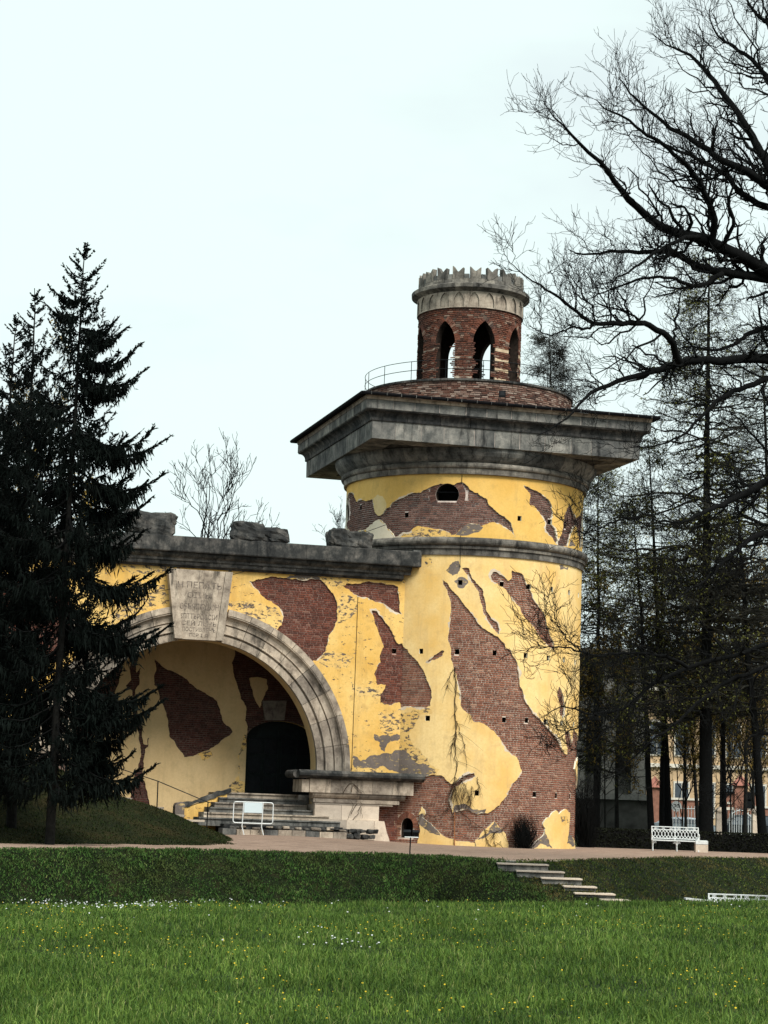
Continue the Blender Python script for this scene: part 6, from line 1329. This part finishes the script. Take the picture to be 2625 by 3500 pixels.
    sideoff = sideV * (r.random(m) * .22 * np.clip(L[idx], .3, 2) * (1 - tv))[:, None]
    D = np.where(hang[:, None], d1, d2); B0 = bp_ + sideoff * hang[:, None] - np.c_[np.zeros((m, 2)), .02 * np.ones(m)]
    ln = np.where(hang, r.uniform(.14, .52, m) * hl * np.where(isx[idx], 1.45, 1) + .04, r.uniform(.12, .42, m) * np.clip(L[idx] / 1.2, .35, 1) * (1.1 - .45 * tv)); rw = np.where(hang, .026, .024) * r.uniform(.7, 1.35, m)
    # extra little shoots riding on the side sprays
    k = r.random(m) < .75; B0 = np.concatenate([B0, (B0 + D * (ln * r.uniform(.25, .9, m))[:, None])[k]]); dd = unit(D[k] * .7 + r.normal(0, .5, (k.sum(), 3)) + np.array([0, 0, -.15])); D = np.concatenate([D, dd]); ln = np.concatenate([ln, ln[k] * r.uniform(.3, .6, k.sum())]); rw = np.concatenate([rw, rw[k] * .8]); m = len(ln)
    a = unit(np.cross(D, r.normal(0, 1, (m, 3)))); c = np.cross(D, a); mid = B0 + D * (ln * .4)[:, None]
    V = np.stack([B0] + [mid + rw[:, None] * (math.cos(q) * a + math.sin(q) * c) for q in (0, 2.094, 4.189)] + [B0 + D * ln[:, None]], 1)
    bi = np.arange(m)[:, None, None] * 5; Tf = (bi + np.array([[0, 2, 1], [0, 3, 2], [0, 1, 3], [4, 1, 2], [4, 2, 3], [4, 3, 1]])).reshape(-1, 3)
    o = link('needles', mesh_np('needles', V.reshape(-1, 3), None, Tf, [M['needle']]), t); o['kind'] = 'stuff'
    return t
PR = ([0, .6, 1.4, 2.2, 3.8, 5.4, 7, 9, 16], [.10, .40, .75, 1.05, 1.85, 2.35, 2.6, 2.95, 2.8])
PR2 = ([0, .6, 1.4, 2.2, 3.8, 5.4, 9, 16], [.10, .34, .6, .8, 1.35, 1.8, 2.5, 2.7])
spruce((172, 2850), 60, (293, 828), .27, 'tallest spruce, drooping black boughs reaching over the gateway arch', 41, PR, 1.9, 225, 150, [(*S1((1150, 1640)), -.3), (*S1((1125, 1400)), .4), (*S1((1080, 1340)), -.6), (*S1((1005, 960)), .2), (*S1((965, 770)), -.3), (*S1((880, 650)), .2), (*S1((825, 570)), -.2), (*S1((1045, 1840)), .8), (*S2((1108, 300)), -.4), (*S2((1165, 655)), .3), (*S2((1090, 1165)), -.5), (*S2((1040, 1060)), .6), (*S2((900, 1375)), .3), (*S2((1020, 1575)), -.4), (*S2((890, 1495)), .7), (*S2((860, 600)), .9), (*S1((370, 375)), 0), (*S1((335, 485)), .2), (*S1((1000, 2050)), -.7)])
spruce((40, 2800), 63.5, (118, 985), .30, 'second spruce from the left with a thin spiky top', 42, PR2, 2.0, 210, 130)
spruce((-60, 2800), 66, (63, 1082), .28, 'third spruce from the right of the dark group, shorter and narrower top', 43, PR2, 2.0, 200, 130)
spruce((-190, 2860), 62, (-70, 1150), .30, 'leftmost spruce, mostly cut by the left edge of the view', 44, PR, 2.0, 210, 135)
bpy.context.view_layer.update()
# unseen tree belt added round the camera to keep horizon light off the walls
rw = np.random.default_rng(77); wl_v, wl_p = [], []
for i in range(75):
    a = rad(70 + 4.0 * i) if False else rad(-128 + 256 * i / 74) ; d = rw.uniform(95, 130); c = np.array([-d * math.sin(a), -d * math.cos(a) + 20, 0]); hgt = rw.uniform(13, 21); n = 700
    q = rw.normal(0, 1, (n, 3)); q /= np.linalg.norm(q, axis=1)[:, None]; q *= rw.random((n, 1)) ** .4; wl_p.append(c + np.array([0, 0, hgt * .52]) + q * np.array([5.5, 5.5, hgt * .5]))
far = quads('far_wood', np.concatenate(wl_p), rw.uniform(.5, 1.1, 75 * 700), M['hedge'], None, rw); far['kind'] = 'stuff'
bpy.context.view_layer.update()
